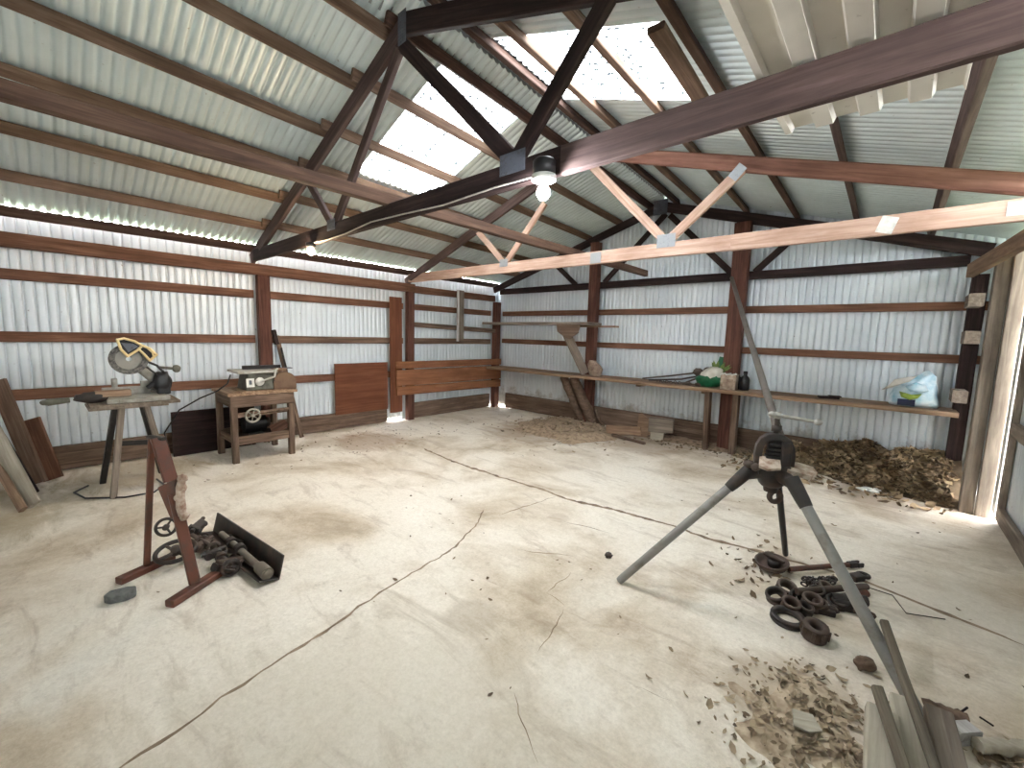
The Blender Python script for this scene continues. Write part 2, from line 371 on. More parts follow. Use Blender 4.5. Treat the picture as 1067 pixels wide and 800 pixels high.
# ------------------------------------------------------------------ walls
WPROF = [(0, 0), (.05, .001), (.11, .011), (.17, .0155), (.30, .0172), (.5, .018), (.70, .0172), (.83, .0155), (.89, .011), (.95, .001)]
def wave(t):
    t = (t/PITCH) % 1.0
    for (a, p), (b, q) in zip(WPROF, WPROF[1:]+[(1.0, 0)]):
        if a <= t <= b: return p+(q-p)*(t-a)/(b-a)
    return 0
def wsamples(a0, a1):
    k = math.floor(a0/PITCH); out = [a0]
    while k*PITCH < a1:
        for f, _ in WPROF:
            a = (k+f)*PITCH
            if a0 < a < a1: out.append(a)
        k += 1
    return out+[a1]
def corr_wall(name, axis, pos, sgn, a0, a1, zb, zt, mat, hole=None):
    mb = MB(); S = wsamples(a0, a1); n = len(S)-1; vs = []; fs = []; K = 4
    for j in range(n+1):
        a = S[j]; w = pos+sgn*wave(a); b = zb(a) if callable(zb) else zb; t = zt(a) if callable(zt) else zt
        for k in range(K+1):
            z = b+(t-b)*k/K; vs.append((w, a, z) if axis == 'x' else (a, w, z))
    for j in range(n):
        for k in range(K): fs.append((j*(K+1)+k, (j+1)*(K+1)+k, (j+1)*(K+1)+k+1, j*(K+1)+k+1))
    mb.add(vs, fs, True); return mb.build(name, mat, fix=False)
tag(corr_wall('wall_left', 'x', -6.475, 1, -1.6, 6.72, lambda y: .045 if (3.96 < y < 4.26 or y > 6.44) else -.1, 2.605, WALLM), 'silvery corrugated iron wall on the left', kind='structure')
tag(corr_wall('wall_back', 'y', 6.715, -1, -6.47, .95, lambda x: .045 if x < -6.0 else -.1, lambda x: roof(x, 6.7)+.012, WALLB), 'silvery corrugated iron gable wall at the back', kind='structure')
tag(corr_wall('wall_right', 'x', .86, -1, 5.78, 6.72, .03, 2.62, WALLM), 'corrugated iron wall in the right back corner', kind='structure')
tag(corr_wall('wall_side', 'x', .86, -1, -1.6, .52, -.1, 2.62, WALLM), 'corrugated iron wall on the right beside the doorway', kind='structure')
tag(corr_wall('wall_front', 'y', -1.62, 1, -6.47, .95, .03, lambda x: roof(x, -1.6)+.012, WALLM), 'corrugated iron front wall', kind='structure')
# floor slab and ground outside
mb = MB(); mb.box((-2.78, 2.55, -.05), (7.5, 8.5, .1)); tag(mb.build('floor', CONC), 'pale worn concrete floor with cracks and stains', kind='structure')
fl = bpy.data.objects['floor']
mb = MB(); mb.add([(-60, -60, -.12), (60, -60, -.12), (60, 60, -.12), (-60, 60, -.12)], [(0, 1, 2, 3)]); tag(mb.build('ground', GRASS), 'green grass outside the shed', kind='structure')
def crack(pts, w0, seed):
    P = [V((x, y, 0)) for x, y in pts]; Q = []
    for a, b in zip(P, P[1:]):
        n = max(2, int((b-a).length/.035))
        for i in range(n): Q.append(a+(b-a)*i/n)
    Q.append(P[-1]); vs = []; fs = []
    for i, q in enumerate(Q):
        t = (Q[min(i+1, len(Q)-1)]-Q[max(i-1, 0)]).normalized(); nn = V((-t.y, t.x, 0))
        jit = .018*noise.noise(V((i*.45, seed, 0)))+.02*noise.noise(V((i*.12, seed, 3)))
        w = w0*(.45+1.1*abs(noise.noise(V((i*.3, seed, 7))))) * min(1, (i+.3)/4, (len(Q)-i-.7)/4+.05)
        vs += [q+nn*(jit-w/2)+V((0, 0, .0012)), q+nn*(jit+w/2)+V((0, 0, .0012))]
    for i in range(len(Q)-1): fs.append((2*i, 2*i+1, 2*i+3, 2*i+2))
    mb = MB(); mb.add(vs, fs); mb.build('crack', CRACK, fl)
crack([(-4.6, 3.37), (-3.9, 3.285), (-3.08, 3.28), (-2.58, 3.33), (-2.2, 3.29), (-1.74, 3.395), (-1.31, 3.44), (-.96, 3.43), (-.66, 3.47), (0, 3.545), (.24, 3.48), (.44, 3.43), (.67, 3.37)], .055, 1)
crack([(-1.84, -.02), (-1.87, .1), (-1.895, .2), (-1.915, .3), (-1.963, .41), (-1.994, .535), (-2.015, .7), (-2.04, .89), (-2.116, 1.15), (-2.174, 1.446), (-2.2, 1.69), (-2.237, 1.937), (-2.39, 2.27), (-2.58, 2.57)], .022, 2)
crack([(-1.157, 1.54), (-1.21, 1.73), (-1.245, 1.91)], .012, 3)
crack([(-1.092, 1.288), (-.935, 1.186), (-.82, 1.114)], .009, 4)
crack([(-.72, 1.68), (-.56, 1.724)], .006, 5)
for i_, (a_, b_) in enumerate((((520, 537), (579, 517)), ((583, 543), (636, 555)), ((539, 573), (601, 580)), ((570, 617), (595, 597)), ((570, 618), (589, 631)), ((880, 470), (935, 500)))):
    p_, q_ = G(*a_), G(*b_); crack([(p_.x, p_.y), ((p_.x+q_.x)/2, (p_.y+q_.y)/2+.01), (q_.x, q_.y)], .014, 11+i_)
# ------------------------------------------------------------------ setting timbers (girts, purlins, plates)
def trim(n, a, b, w, h, mat, label, up=(0, 0, 1)):
    return beam('trim_%d' % n, a, b, w, h, mat, up=up, label=label, kind='structure')
ti = [2]
def T(*a, **k): ti[0] += 1; return trim(ti[0], *a, **k)
XG = -6.425
bays = [(-1.6, 1.95), (2.14, 4.27), (4.45, 6.44)]
nm = ['near bay', 'middle bay', 'far bay']
for (y0, y1), bay in zip(bays, nm):
    for (z0, z1), hh in (((1.955, 2.058), 'upper'), ((1.355, 1.457), 'middle'), ((.775, .882), 'lower')):
        if bay == 'far bay' and hh == 'lower': continue
        T((XG, y0, (z0+z1)/2), (XG, y1, (z0+z1)/2), .05, z1-z0, W_RED if hh != 'middle' or bay == 'near bay' else W_PURL, f'{hh} wall rail of the {bay} on the left wall')
T((-6.33, -1.6, 2.32), (-6.33, 4.44, 2.32), .09, .138, W_RED, 'thick brown top plate along the left wall')
T((-6.37, 4.44, 2.31), (-6.37, 6.5, 2.31), .06, .12, W_RED, 'brown top plate beyond the far truss on the left wall')
T((-6.405, YF0, 2.594), (-6.405, 6.65, 2.594), .025, .10, W_PURD, 'eave timber under the light slits of the left wall')
T((-6.33, 4.3, 1.70), (-6.30, 6.55, 1.63), .04, .085, W_OLD, 'grey board nailed across the far bay of the left wall')
for x, n_ in ((-3.16, 'first'), (-3.66, 'second'), (-4.24, 'third'), (-4.78, 'fourth'), (-5.33, 'fifth'), (-5.9, 'sixth')):
    for (y0, y1, dx) in ((YF0+.05, 2.0, 0), (1.9, 6.65, .07 if x < -3.2 else .1)):
        xx = x+dx; a = V((xx, y0, roof(xx, y0)-.049)); b = V((xx, y1, roof(xx, y1)-.049))
        T(a, b, .045, .095, W_PURL if y0 < 0 else (W_PURD if x > -3.3 else W_PURL), f'{n_} purlin from the ridge on the left slope, {"near" if y0<0 else "far"} length', up=(.35, 0, 1))
for x, n_, mt in ((-2.64, 'first', W_PURD), (-2.27, 'second', W_PURL), (-1.67, 'third', W_PURL), (-1.07, 'fourth', W_RUN), (-.45, 'fifth', W_BROWN), (.19, 'sixth', W_BROWN)):
    a = V((x, YF0+.05, roof(x, YF0)-.049)); b = V((x, 6.65, roof(x, 6.65)-.049))
    T(a, b, .05, .095, W_PALE if False else mt, f'{n_} purlin from the ridge on the right slope', up=(-.32, 0, 1))
for (z0, z1), hh in (((1.945, 2.04), 'upper'), ((1.378, 1.47), 'middle')):
    T((-6.25, 6.655, (z0+z1)/2+.01), (.72, 6.655, (z0+z1)/2), .045, z1-z0, W_RED, f'{hh} wall rail along the back wall')
# base boards
def BBD(n, a, b, w, h, mat, label): beam('baseboard_'+n, a, b, w, h, mat, label=label, kind='structure', wob=.006)
BBD('left', (-6.41, -1.6, .135), (-6.41, 3.93, .14), .05, .25, W_OLD, 'long weathered base board along the left wall')
BBD('far_left', (-6.40, 4.48, .15), (-6.40, 6.42, .15), .05, .28, W_OLD, 'weathered base board under the orange boards')
BBD('back', (-6.1, 6.65, .165), (-.0, 6.65, .165), .05, .31, W_OLD, 'weathered base board along the back wall')
# ------------------------------------------------------------------ posts (things)
def post(p, wx, wy, z1, mat, label, z0=0.0):
    return beam('post', (p[0], p[1], z0), (p[0], p[1], z1), wy, wx, mat, up=(1, 0, 0), label=label, cat='wooden post', wob=.005)
post((-6.335, 2.045), .10, .15, 2.25, W_POST, 'brown wooden post on the left wall beside the table saw bench')
post((-6.335, 4.36), .10, .13, 2.25, W_POST, 'brown wooden post on the left wall at the near end of the orange boards')
post((-6.32, 6.53), .13, .13, 2.24, W_POST, 'brown wooden post in the left back corner')
post((-3.95, 6.50), .16, .13, roof(-3.965, 6.5)-.24, W_POST, 'dark red post on the back wall above the forked stumps')
post((-1.66, 6.50), .20, .13, roof(-1.66, 6.5)-.24, W_POST, 'dark red post on the back wall beside the green bag')
post((.60, 6.50), .12, .13, 2.30, W_DARK, 'dark post in the right back corner behind the rail stubs')
post((.665, 5.80), .095, .12, 2.45, W_GREY, 'grey brown post at the doorway, nearest the leaf heap')
beam('post', (.765, 5.74, 0), (.765, 5.74, 2.45), .05, .10, W_GREY, up=(1, 0, 0), label='wide pale grey door jamb board beside the bright gap', cat='door post', wob=.004)
for z, x, l in ((2.02, .565, 'topmost'), (1.655, .575, 'middle'), (1.06, .55, 'lowest')):
    beam('timber_stub', (x, 6.14, z), (x, 6.43, z), .11, .125, W_GREY, label=f'short grey timber stub in the right corner, {l} of the three', cat='timber block', group='timber stubs in the right corner')
beam('trim_90', (.52, 6.40, 2.335), (.70, 4.5, 2.375), .06, .135, W_BENCH, label='tan lintel beam over the doorway on the right', kind='structure')
# ------------------------------------------------------------------ roof trusses
def plate(parent, c, w, h, mat, y, rot=0):
    mb = MB(); mb.box((0, 0, 0), (w, .004, h), bv=.0008)
    for i in range(int(w/.022)):
        for j in range(int(h/.022)): mb.box((-w/2+.015+i*.022, -.003, -h/2+.015+j*.022), (.007, .004, .004))
    mb.build('gusset_plate', mat, parent, M.Translation((c[0], y, c[1])) @ M.Rotation(rot, 4, 'Y'))
def web(t, a, b, y, w, mat, th=.042): return beam('web', (a[0], y, a[1]), (b[0], y, b[1]), th, w, mat, t, up=(0, 0, 1))
t = thing('roof_truss', (-2.85, 1.95, 2.42), 'nearest dark brown timber roof truss carrying both bulbs', 'roof truss')
beam('bottom_chord', (-6.30, 1.955, 2.495), (-1.40, 1.955, 2.497), .045, .145, W_DARK, t)
beam('bottom_chord', (-1.42, 1.95, 2.492), (.80, 1.95, 2.492), .046, .148, W_BROWN, t)
beam('top_chord', (-6.42, 1.955, 2.46), (-2.90, 1.955, 3.80), .045, .14, W_BROWN, t)
beam('top_chord', (-2.88, 1.955, 3.795), (.82, 1.955, 2.595), .045, .15, W_DARK, t)
Yw = 1.957
web(t, (-2.93, 3.68), (-1.80, 2.60), Yw, .10, W_DARK); web(t, (-1.74, 2.60), (-1.19, 3.19), Yw, .10, W_DARK)
web(t, (-2.97, 3.66), (-4.06, 2.55), Yw, .09, W_BROWN); web(t, (-4.64, 3.08), (-4.11, 2.55), Yw, .075, W_BROWN)
plate(t, (-2.90, 3.77), .10, .22, GALVD, 1.929); plate(t, (-1.77, 2.56), .20, .12, GALVD, 1.929); plate(t, (-4.09, 2.55), .16, .10, GALVD, 1.929)
YF = 4.33
t = thing('roof_truss', (-2.85, YF, 2.38), 'middle roof truss of pale reddish timber with bright nail plates', 'roof truss')
beam('bottom_chord', (-6.30, YF, 2.475), (-1.2, YF, 2.455), .045, .14, W_PALE, t)
beam('bottom_chord', (-1.2, YF, 2.455), (.80, YF, 2.45), .046, .145, W_PALE, t)
beam('top_chord', (-6.40, YF, 2.42), (-2.88, YF, roof(-2.88, YF)-.18), .045, .125, W_BROWN, t)
beam('top_chord', (-2.85, YF, 3.655), (.82, YF, 2.525), .055, .135, W_REDL, t, ch=.02)
web(t, (-2.75, 3.50), (-1.84, 2.56), YF, .09, W_PALE); web(t, (-1.15, 3.10), (-1.78, 2.56), YF, .09, W_PALE)
web(t, (-4.65, 3.07), (-4.08, 2.54), YF, .08, W_PALE); web(t, (-3.40, 3.20), (-4.03, 2.54), YF, .08, W_PALE)
for c, w, h in (((-1.81, 2.545), .19, .13), ((-4.06, 2.53), .15, .10), ((-2.62, 2.455), .14, .12)): plate(t, c, w, h, GALV, YF-.026)
plate(t, (-1.19, 3.065), .09, .13, GALV, YF-.032, math.radians(43))
plate(t, (-.12, 2.45), .10, .12, WHITEP, YF-.027, .3); plate(t, (.53, 2.46), .12, .09, WHITEP, YF-.027)
YK = 6.585
t = thing('roof_truss', (-2.85, YK, 2.4), 'furthest dark roof truss against the back gable wall', 'roof truss')
beam('bottom_chord', (-6.28, YK, 2.455), (.52, YK, 2.46), .03, .115, W_DARK, t)
beam('top_chord', (-6.40, 6.52, roof(-6.4, 6.5)-.17), (-2.87, 6.52, roof(-2.87, 6.5)-.17), .05, .12, W_DARK, t)
beam('top_chord', (-2.83, 6.52, roof(-2.83, 6.5)-.17), (.66, 6.52, roof(.66, 6.5)-.17), .05, .14, W_DARK, t)
beam('web', (-2.80, 6.60, 3.48), (-3.82, 6.60, 2.50), .035, .085, W_DARK, t); beam('web', (-2.74, 6.60, 3.45), (-1.80, 6.60, 2.52), .035, .085, W_DARK, t)
beam('web', (-1.0, 6.60, 3.0), (-1.50, 6.60, 2.50), .035, .085, W_DARK, t); beam('web', (-4.9, 6.60, 2.92), (-4.4, 6.60, 2.50), .035, .085, W_DARK, t)
plate(t, (-2.85, 3.56), .22, .22, GALVD, 6.49)
beam('runner_beam', (-3.22, -1.6, 2.62), (-3.02, 6.5, 2.585), .07, .09, W_RUN, label='long brown timber lying lengthwise on top of the roof trusses', cat='timber beam')
beam('timber_length', (-1.13, 2.36, roof(-1.15, 2.36)-.17), (-1.16, 3.55, roof(-1.15, 3.55)-.17), .10, .04, W_PURL, label='short pale board fixed beside the skylight on the right slope', cat='board')
# ------------------------------------------------------------------ loose roofing sheets laid over the trusses
def trap_sheet(name, x0, x1, y0, y1, z0, z1, label, seed):
    mb = MB(); vs = []; fs = []; prof = []; x = x0; 
    while x < x1:
        prof += [(x, 0), (x+.025, 0), (x+.035, .024), (x+.115, .024), (x+.125, 0)]; x += .165
    n = 10
    for j in range(n+1):
        t = j/n; y = y0+(y1-y0)*t; z = z0+(z1-z0)*t
        for i, (px, pz) in enumerate(prof): vs.append((px+.012*noise.noise(V((t*3, seed, 1))), y+.02*noise.noise(V((px*2, seed, 0))), z+pz+.012*noise.noise(V((px*2, t*3, seed)))))
    k = len(prof)
    for j in range(n):
        for i in range(k-1): fs.append((j*k+i, j*k+i+1, (j+1)*k+i+1, (j+1)*k+i))
    mb.add(vs, fs); o = mb.build(name, OLDROOF, fix=False)
    s = o.modifiers.new('solid', 'SOLIDIFY'); s.thickness = .0015
    tag(o, label, 'roofing sheet')
trap_sheet('roofing_sheet', -.50, .0, .2, 2.56, 2.575, 2.585, 'grey ribbed roofing sheet lying on the nearest truss, ridge side', 1)
trap_sheet('roofing_sheet', -.10, .26, .2, 2.40, 2.612, 2.622, 'tan ribbed roofing sheet lying on the nearest truss, doorway side', 2)
# ------------------------------------------------------------------ bulbs and cable
def emis(name, c, s):
    m, nt, b = newmat(name); b.inputs['Emission Color'].default_value = c; b.inputs['Emission Strength'].default_value = s; b.inputs['Base Color'].default_value = (.9, .9, .9, 1); return m
def bulb(x, z, y, r, mat, label, hold):
    t = thing('light_bulb', (x, y, z), label, 'light bulb')
    if hold:
        hd = MB().lathe([(.0, .170), (.05, .170), (.062, .158), (.062, .10), (.05, .09), (0, .09)], 24).build('holder', BLACKP, t, M.Translation((x, y, z)))
        MB().lathe([(.0, .09), (.066, .088), (.066, .062), (.045, .056), (0, .056)], 24).build('holder_rim', WHITEP, hd, M.Translation((x, y, z)))
        MB().lathe([(0, .058), (.024, .058), (.024, .03), (0, .03)], 16).build('cap', WHITEP, hd, M.Translation((x, y, z)))
    else:
        MB().lathe([(0, .085), (.045, .085), (.05, .06), (.03, .03), (0, .03)], 20).build('holder', BLACKP, t, M.Translation((x, y, z)))
    p = []
    for i in range(13):
        a = PI*i/12; p.append((max(1e-6, r*math.sin(a))*(1 if a > 1.2 else .9), -r*math.cos(a)*1.1))
    MB().lathe(p, 24).build('glass_bulb', mat, t, M.Translation((x, y, z)))
E_COOL = emis('bulb_cool', (.92, .95, 1, 1), 380); E_WARM = emis('bulb_warm', (1, .74, .45, 1), 350)
bulb(-1.475, 2.315, 1.862, .036, E_COOL, 'bright white bulb in a black holder on the nearest truss', True)
bulb(-4.48, 2.34, 1.90, .034, E_WARM, 'small warm glowing bulb under the left end of the nearest truss', False)
mb = MB(); pts = [(-1.53, 1.90, 2.43), (-1.9, 1.922, 2.445), (-2.4, 1.925, 2.43), (-2.9, 1.924, 2.45), (-3.35, 1.923, 2.462), (-3.8, 1.924, 2.428), (-4.2, 1.925, 2.42), (-4.46, 1.915, 2.425)]
mb.tube(pts, .006, 8); tag(mb.build('cable', CABLEW), 'white electric cable strung along the nearest truss between the bulbs', 'cable')
# ------------------------------------------------------------------ left wall boards
def board(a, b, w, h, mat, label, cat='board', up=(0, 0, 1), group=None, name='board', wob=.003): return beam(name, a, b, w, h, mat, label=label, cat=cat, up=up, group=group, wob=wob)
board((-6.26, 4.03, .99), (-6.26, 6.62, .985), .03, .125, W_FRESH, 'orange brown board nailed to the left wall, upper of the set')
board((-6.26, 4.04, .77), (-6.26, 6.62, .76), .03, .28, W_FRESH, 'wide orange brown board nailed in the middle of the set')
board((-6.26, 4.04, .545), (-6.26, 6.62, .525), .03, .155, W_FRESH, 'orange brown board nailed to the left wall, lowest of the set')
mb = MB(); mb.box((0, 0, 0), (.92, .018, .80), bv=.002); mb.box((0, 0, .396), (.92, .024, .012))
tag(mb.build('plywood_panel', W_PLY, None, M.Translation((-6.362, 3.47, .64)) @ M.Rotation(PI/2, 4, 'Z')), 'rust brown plywood panel standing against the left wall', 'panel')
board((-6.325, 4.075, .17), (-6.325, 4.075, 2.14), .235, .03, W_PLY, 'tall upright brown board between the plywood panel and the post', up=(1, 0, 0))
t = thing('hanging_board', (-6.2, 5.44, 1.42), 'whitish weathered board hanging on the left wall near the corner', 'board')
beam('batten', (-6.235, 5.375, 1.41), (-6.235, 5.375, 2.38), .05, .03, W_WHITE, t, up=(1, 0, 0)); beam('batten', (-6.255, 5.475, 1.45), (-6.255, 5.475, 2.38), .13, .02, W_GREY, t, up=(1, 0, 0))
# planks leaning at far left
def lean(p0, p1, w, th, mat, label, face):
    board(p0, p1, w, th, mat, label, 'plank', up=face, group=None, name='leaning_plank')
def leanpx(fx, fy, tx, ty, X, ext, w, th, mat, label):
    a = G(fx, fy, .02); b = GX(tx, ty, X); d = (b-a); b2 = a+d*ext
    lean(a, b2, w, th, mat, label, V((1, -.75, .45)))
leanpx(56, 499, 31, 437, -6.22, 1.0, .16, .03, W_RED, 'short dark red plank leaning on the left wall, furthest in')
leanpx(41, 503, 6, 418, -6.20, 1.25, .13, .035, W_PURL, 'brown plank leaning on the left wall behind the pale plank')
leanpx(34, 527, 0, 462, -5.85, 1.7, .12, .03, W_LIGHT, 'wide pale plank leaning on the left wall')
leanpx(24, 531, 0, 490, -5.65, 2.0, .06, .03, W_BENCH, 'narrow tan plank leaning on the left wall, nearest the doorway')
leanpx(29, 520, 0, 470, -6.05, 1.35, .20, .02, W_DARK, 'dark wide board standing in for the shade between the pale and narrow planks')  # no real plank: dark board added to paint the black shade between the others
# ------------------------------------------------------------------ back wall bench, shelf, stumps
t = thing('bench', (-2.8, 6.4, 0), 'long narrow plank bench along the back wall', 'workbench')
beam('bench_top', (-6.18, 6.36, .875), (.56, 6.36, .875), .50, .05, W_BENCH, t, wob=.006)
for x in (-2.95, -1.95): beam('support', (x, 6.30, .824), (x, 6.62, .824), .07, .05, W_OLD, t)
for x, y, w in ((-1.88, 6.30, .12), (-1.52, 6.30, .15)): beam('leg', (x, y+.05, 0), (x, y, .849), w, .07, W_OLD, t, up=(1, 0, 0), wob=.008)
def stump(a, b, r0, r1, label, seed, mat=W_OLD):
    mb = MB(); a, b = V(a), V(b); n = 9; pts = [a+(b-a)*i/n+V((.03*noise.noise(V((i*.5, seed, 0))), .02*noise.noise(V((i*.5, seed, 4))), 0)) for i in range(n+1)]
    rs = [r0+(r1-r0)*i/n+.012*noise.noise(V((i*.8, seed, 9))) for i in range(n+1)]
    mb.tube([p-pts[0] for p in pts], rs, 14); tag(mb.build('stump', mat, None, M.Translation(pts[0])), label, 'wooden prop')
stump(G(607, 441), (-4.38, 6.30, .845), .085, .075, 'rough log prop under the bench, left one of the pair', 1)
stump(G(619, 443), (-4.16, 6.28, .845), .10, .085, 'rough log prop under the bench, right one of the pair', 2)
stump(G(628, 444), G(620, 425, .30), .035, .02, 'short broken branch sticking up beside the log props', 5)
board((-6.20, 6.2, 1.78), (-3.72, 6.2, 1.78), .42, .045, W_GREY, 'grey shelf plank high in the left back corner', 'shelf', name='shelf_plank')
board((-4.45, 6.28, 1.742), (-3.40, 6.36, 1.742), .16, .028, W_BENCH, 'short tan plank under the right end of the high shelf', 'shelf', name='shelf_plank')
board((-4.24, 6.02, 1.73), (-3.98, 6.38, .92), .035, .15, W_GREY, 'grey diagonal bracket board under the high shelf', 'bracket', name='bracket_board')
mb = MB(); mb.prism([(-.22, .13), (.20, .13), (.16, -.02), (.02, -.12), (-.06, -.10), (-.20, 0)], .035); tag(mb.build('bracket_block', W_OLD, None, axm((-4.10, 6.00, 1.64), (1, .35, 0), (0, 0, 1))), 'wide grey wood piece at the top of the bracket', 'board')
mb = MB(); mb.blob((0, 0, .12), (.26, .2, .30), 3, .18)
for v in mb.v: 
    if v.z < 0.0: v.z = 0
    if v.z > .1: v.x += -(v.z-.1)*.45
tag(mb.build('sack', STONE2, None, M.Translation((-3.72, 6.30, .899))), 'small slumped sack on the bench beside the back post', 'sack')
# rods and tools on the bench
ZB = .901
def rod(a, b, r, mat, name, label, cat): tag(MB().tube([a, b], r, 10).build(name, mat), label, cat)
t = thing('long_tool', (-2.35, 6.40, ZB), 'long handled rusty tongs lying on the bench, back one', 'tool')
MB().tube([(-2.95, 6.46, ZB+.02), (-2.5, 6.45, ZB+.10), (-2.15, 6.45, ZB+.17)], .012, 8).build('handle', IRON_RUST, t); MB().blob((-2.09, 6.45, ZB+.19), (.15, .07, .11), 4, .3).build('head', IRON_RUST, t)
t = thing('long_tool', (-2.15, 6.34, ZB), 'long handled rusty tongs lying on the bench, front one', 'tool')
MB().tube([(-2.80, 6.36, ZB+.015), (-2.3, 6.36, ZB+.07), (-1.98, 6.38, ZB+.16)], .013, 8).build('handle', IRON, t); MB().tube([(-2.25, 6.28, ZB+.01), (-2.1, 6.33, ZB+.09), (-1.94, 6.38, ZB+.2)], .013, 8).build('handle', IRON_RUST, t)
MB().blob((-1.94, 6.38, ZB+.21), (.13, .08, .13), 5, .3).build('head', IRON_RUST, t)
mb = MB()
for i in range(14): mb.tube(ringpts((-2.62+i*.032, 6.30+.012*(i % 2), ZB+.012+.006*(i % 3)), .02, 10, 'z' if i % 2 else 'y'), .006, 6, closed=True)
tag(mb.build('chain', IRON), 'dark chain lying on the front of the bench', 'chain')
for i, (x, y) in enumerate(((-2.16, 6.27), (-2.02, 6.25), (-1.95, 6.29))):
    mb = MB(); mb.blob((0, 0, .025), (.09, .06, .06), i+8, .35); tag(mb.build('iron_clamp', IRON_RUST, None, M.Translation((x, y, ZB-.003))), 'small rusty iron lump on the bench in front of the tongs', 'iron part', 'iron lumps on the bench')
# green and cream bag of garden feed
t = thing('feed_bag', (-1.86, 6.4, ZB), 'green and cream plastic feed bag lying on the bench', 'bag')
def bagmesh(c, d, seed, amp=.16, lean_=0, flat=.0):
    mb = MB(); mb.blob((0, 0, d[2]/2), d, seed, amp, 4, freq=1.6)
    for v in mb.v:
        if v.z < flat: v.z = flat*.2
        v.x += lean_*v.z
        k = noise.noise(V((v.x*18, v.y*18, v.z*18+seed))); v.x += .008*k; v.y += .008*k
    return mb
bagmesh(0, (.40, .22, .20), 2, .15, .3, .02).build('bag_body', GREEN, t, M.Translation((-1.91, 6.32, ZB)))
bagmesh(0, (.30, .20, .24), 5, .2, .3, .02).build('bag_front', BAGW, t, M.Translation((-1.90, 6.315, ZB+.045)))
mb = MB()
for i in range(9):
    a = -1.2+i*.32; p = V((-1.80+.05*math.cos(i), 6.40, ZB+.20)); q = p+V((math.sin(a)*.16, -.04*math.cos(i), .13+.05*math.cos(a*2)))
    mb.add([p, (p+q)/2+V((.03, 0, .01)), q, (p+q)/2-V((.03, 0, -.01))], [(0, 1, 2, 3)])
o = mb.build('torn_top', GREENL, t); s = o.modifiers.new('s', 'SOLIDIFY'); s.thickness = .003
mb = MB(); mb.box((0, 0, 0), (.18, .012, .24), bv=.005); mb.build('green_panel', GREEN, t, M.Translation((-1.76, 6.50, ZB+.30)) @ M.Rotation(.15, 4, 'Y'))
# tin box with torn rim
t = thing('tin_box', (-1.62, 6.29, ZB), 'battered beige tin box on the bench in front of the post', 'box')
mb = MB(); mb.ringplate([(-.095, -.07), (.095, -.07), (.095, .07), (-.095, .07)], [(-.088, -.063), (.088, -.063), (.088, .063), (-.088, .063)], .20, M.Translation((0, 0, .10))); mb.box((0, 0, .004), (.18, .13, .008)); mb.build('body', TIN, t, M.Translation((-1.62, 6.28, ZB)))
mb = MB()
for i in range(9): mb.blob((-.09+i*.0225, -.068, .203+.006*(i % 3)), (.034, .02, .026), i, .3, 2)
mb.build('rim', WHITEP, t, M.Translation((-1.62, 6.28, ZB)))
mb = MB(); mb.box((0, 0, 0), (.13, .004, .10)); mb.build('label_patch', STONE2, t, M.Translation((-1.62, 6.2085, ZB+.09)))
t = thing('bottle', (-1.44, 6.33, ZB), 'black plastic bottle on the bench beside the tin box', 'bottle')
MB().lathe([(0, 0), (.055, 0), (.06, .01), (.06, .14), (.05, .17), (.024, .20), (.022, .225), (0, .225)], 20).build('body', BLACKP, t, M.Translation((-1.44, 6.33, ZB))); MB().lathe([(0, .222), (.026, .222), (.026, .255), (0, .255)], 16).build('cap', BLACKM, t, M.Translation((-1.44, 6.33, ZB)))
t = thing('canister', (-1.53, 6.36, ZB), 'small black can squeezed between tin box and bottle', 'can'); t.location = (-1.535, 6.40, ZB); WM[t.name] = M.Translation((-1.535, 6.40, ZB))
MB().lathe([(0, 0), (.04, 0), (.04, .15), (.03, .17), (0, .17)], 18).build('body', BLACKM, t, M.Translation((-1.535, 6.40, ZB))); MB().lathe([(0, .168), (.016, .168), (.016, .19), (0, .19)], 12).build('cap', BLACKP, t, M.Translation((-1.535, 6.40, ZB)))
# flat dark piece
mb = MB(); mb.box((0, 0, .012), (.20, .12, .024), bv=.004); mb.box((.06, .0, .03), (.12, .10, .012), bv=.003); tag(mb.build('flat_tool', W_DARK, None, M.Translation((-.52, 6.33, ZB)) @ M.Rotation(.25, 4, 'Z')), 'flat dark wooden piece lying on the bench', 'wood piece')
# blue white plastic bag
t = thing('plastic_bag', (.2, 6.40, ZB), 'blue and white crumpled plastic sack standing on the bench', 'bag')
def crumple(prof, mat, name, off, seed, dy=0.0, thick=.12, amp=.028):
    # prof: rows of (z, xl, xr); a closed bag surface with creases
    n = 28; vs = []; fs = []; R_ = len(prof)
    for r_, (z, xl, xr, d) in enumerate(prof):
        for j in range(n):
            a = 2*PI*j/n; cx = (xl+xr)/2; hx = (xr-xl)/2; ca, sa = math.cos(a), math.sin(a)
            x = cx+hx*math.copysign(abs(ca)**.7, ca); y = d*math.copysign(abs(sa)**.8, sa)
            q = amp*(1-abs(2*abs(noise.noise(V((x*7+seed, z*8, y*6))))*2))+amp*.5*noise.noise(V((x*22, z*20, seed)))
            k = 0 if z < .01 else 1
            vs.append((x+q*.5*k, y+dy-q*k, max(0, z+q*.6*k)))
    for r_ in range(R_-1):
        for j in range(n): fs.append((r_*n+j, r_*n+(j+1) % n, (r_+1)*n+(j+1) % n, (r_+1)*n+j))
    fs += [tuple(range(n-1, -1, -1)), tuple(range((R_-1)*n, R_*n))]
    mb = MB(); mb.add(vs, fs, True); o = mb.build(name, mat, t, M.Translation(off)); return o
crumple([(0, -.17, .22, .11), (.03, -.18, .225, .125), (.08, -.175, .215, .13), (.13, -.165, .20, .125), (.18, -.15, .19, .11), (.23, -.13, .185, .085), (.28, -.09, .175, .06), (.32, -.02, .16, .04), (.355, .05, .135, .025), (.385, .085, .115, .012)], BAGB, 'bag_body', (.20, 6.38, ZB), 3)
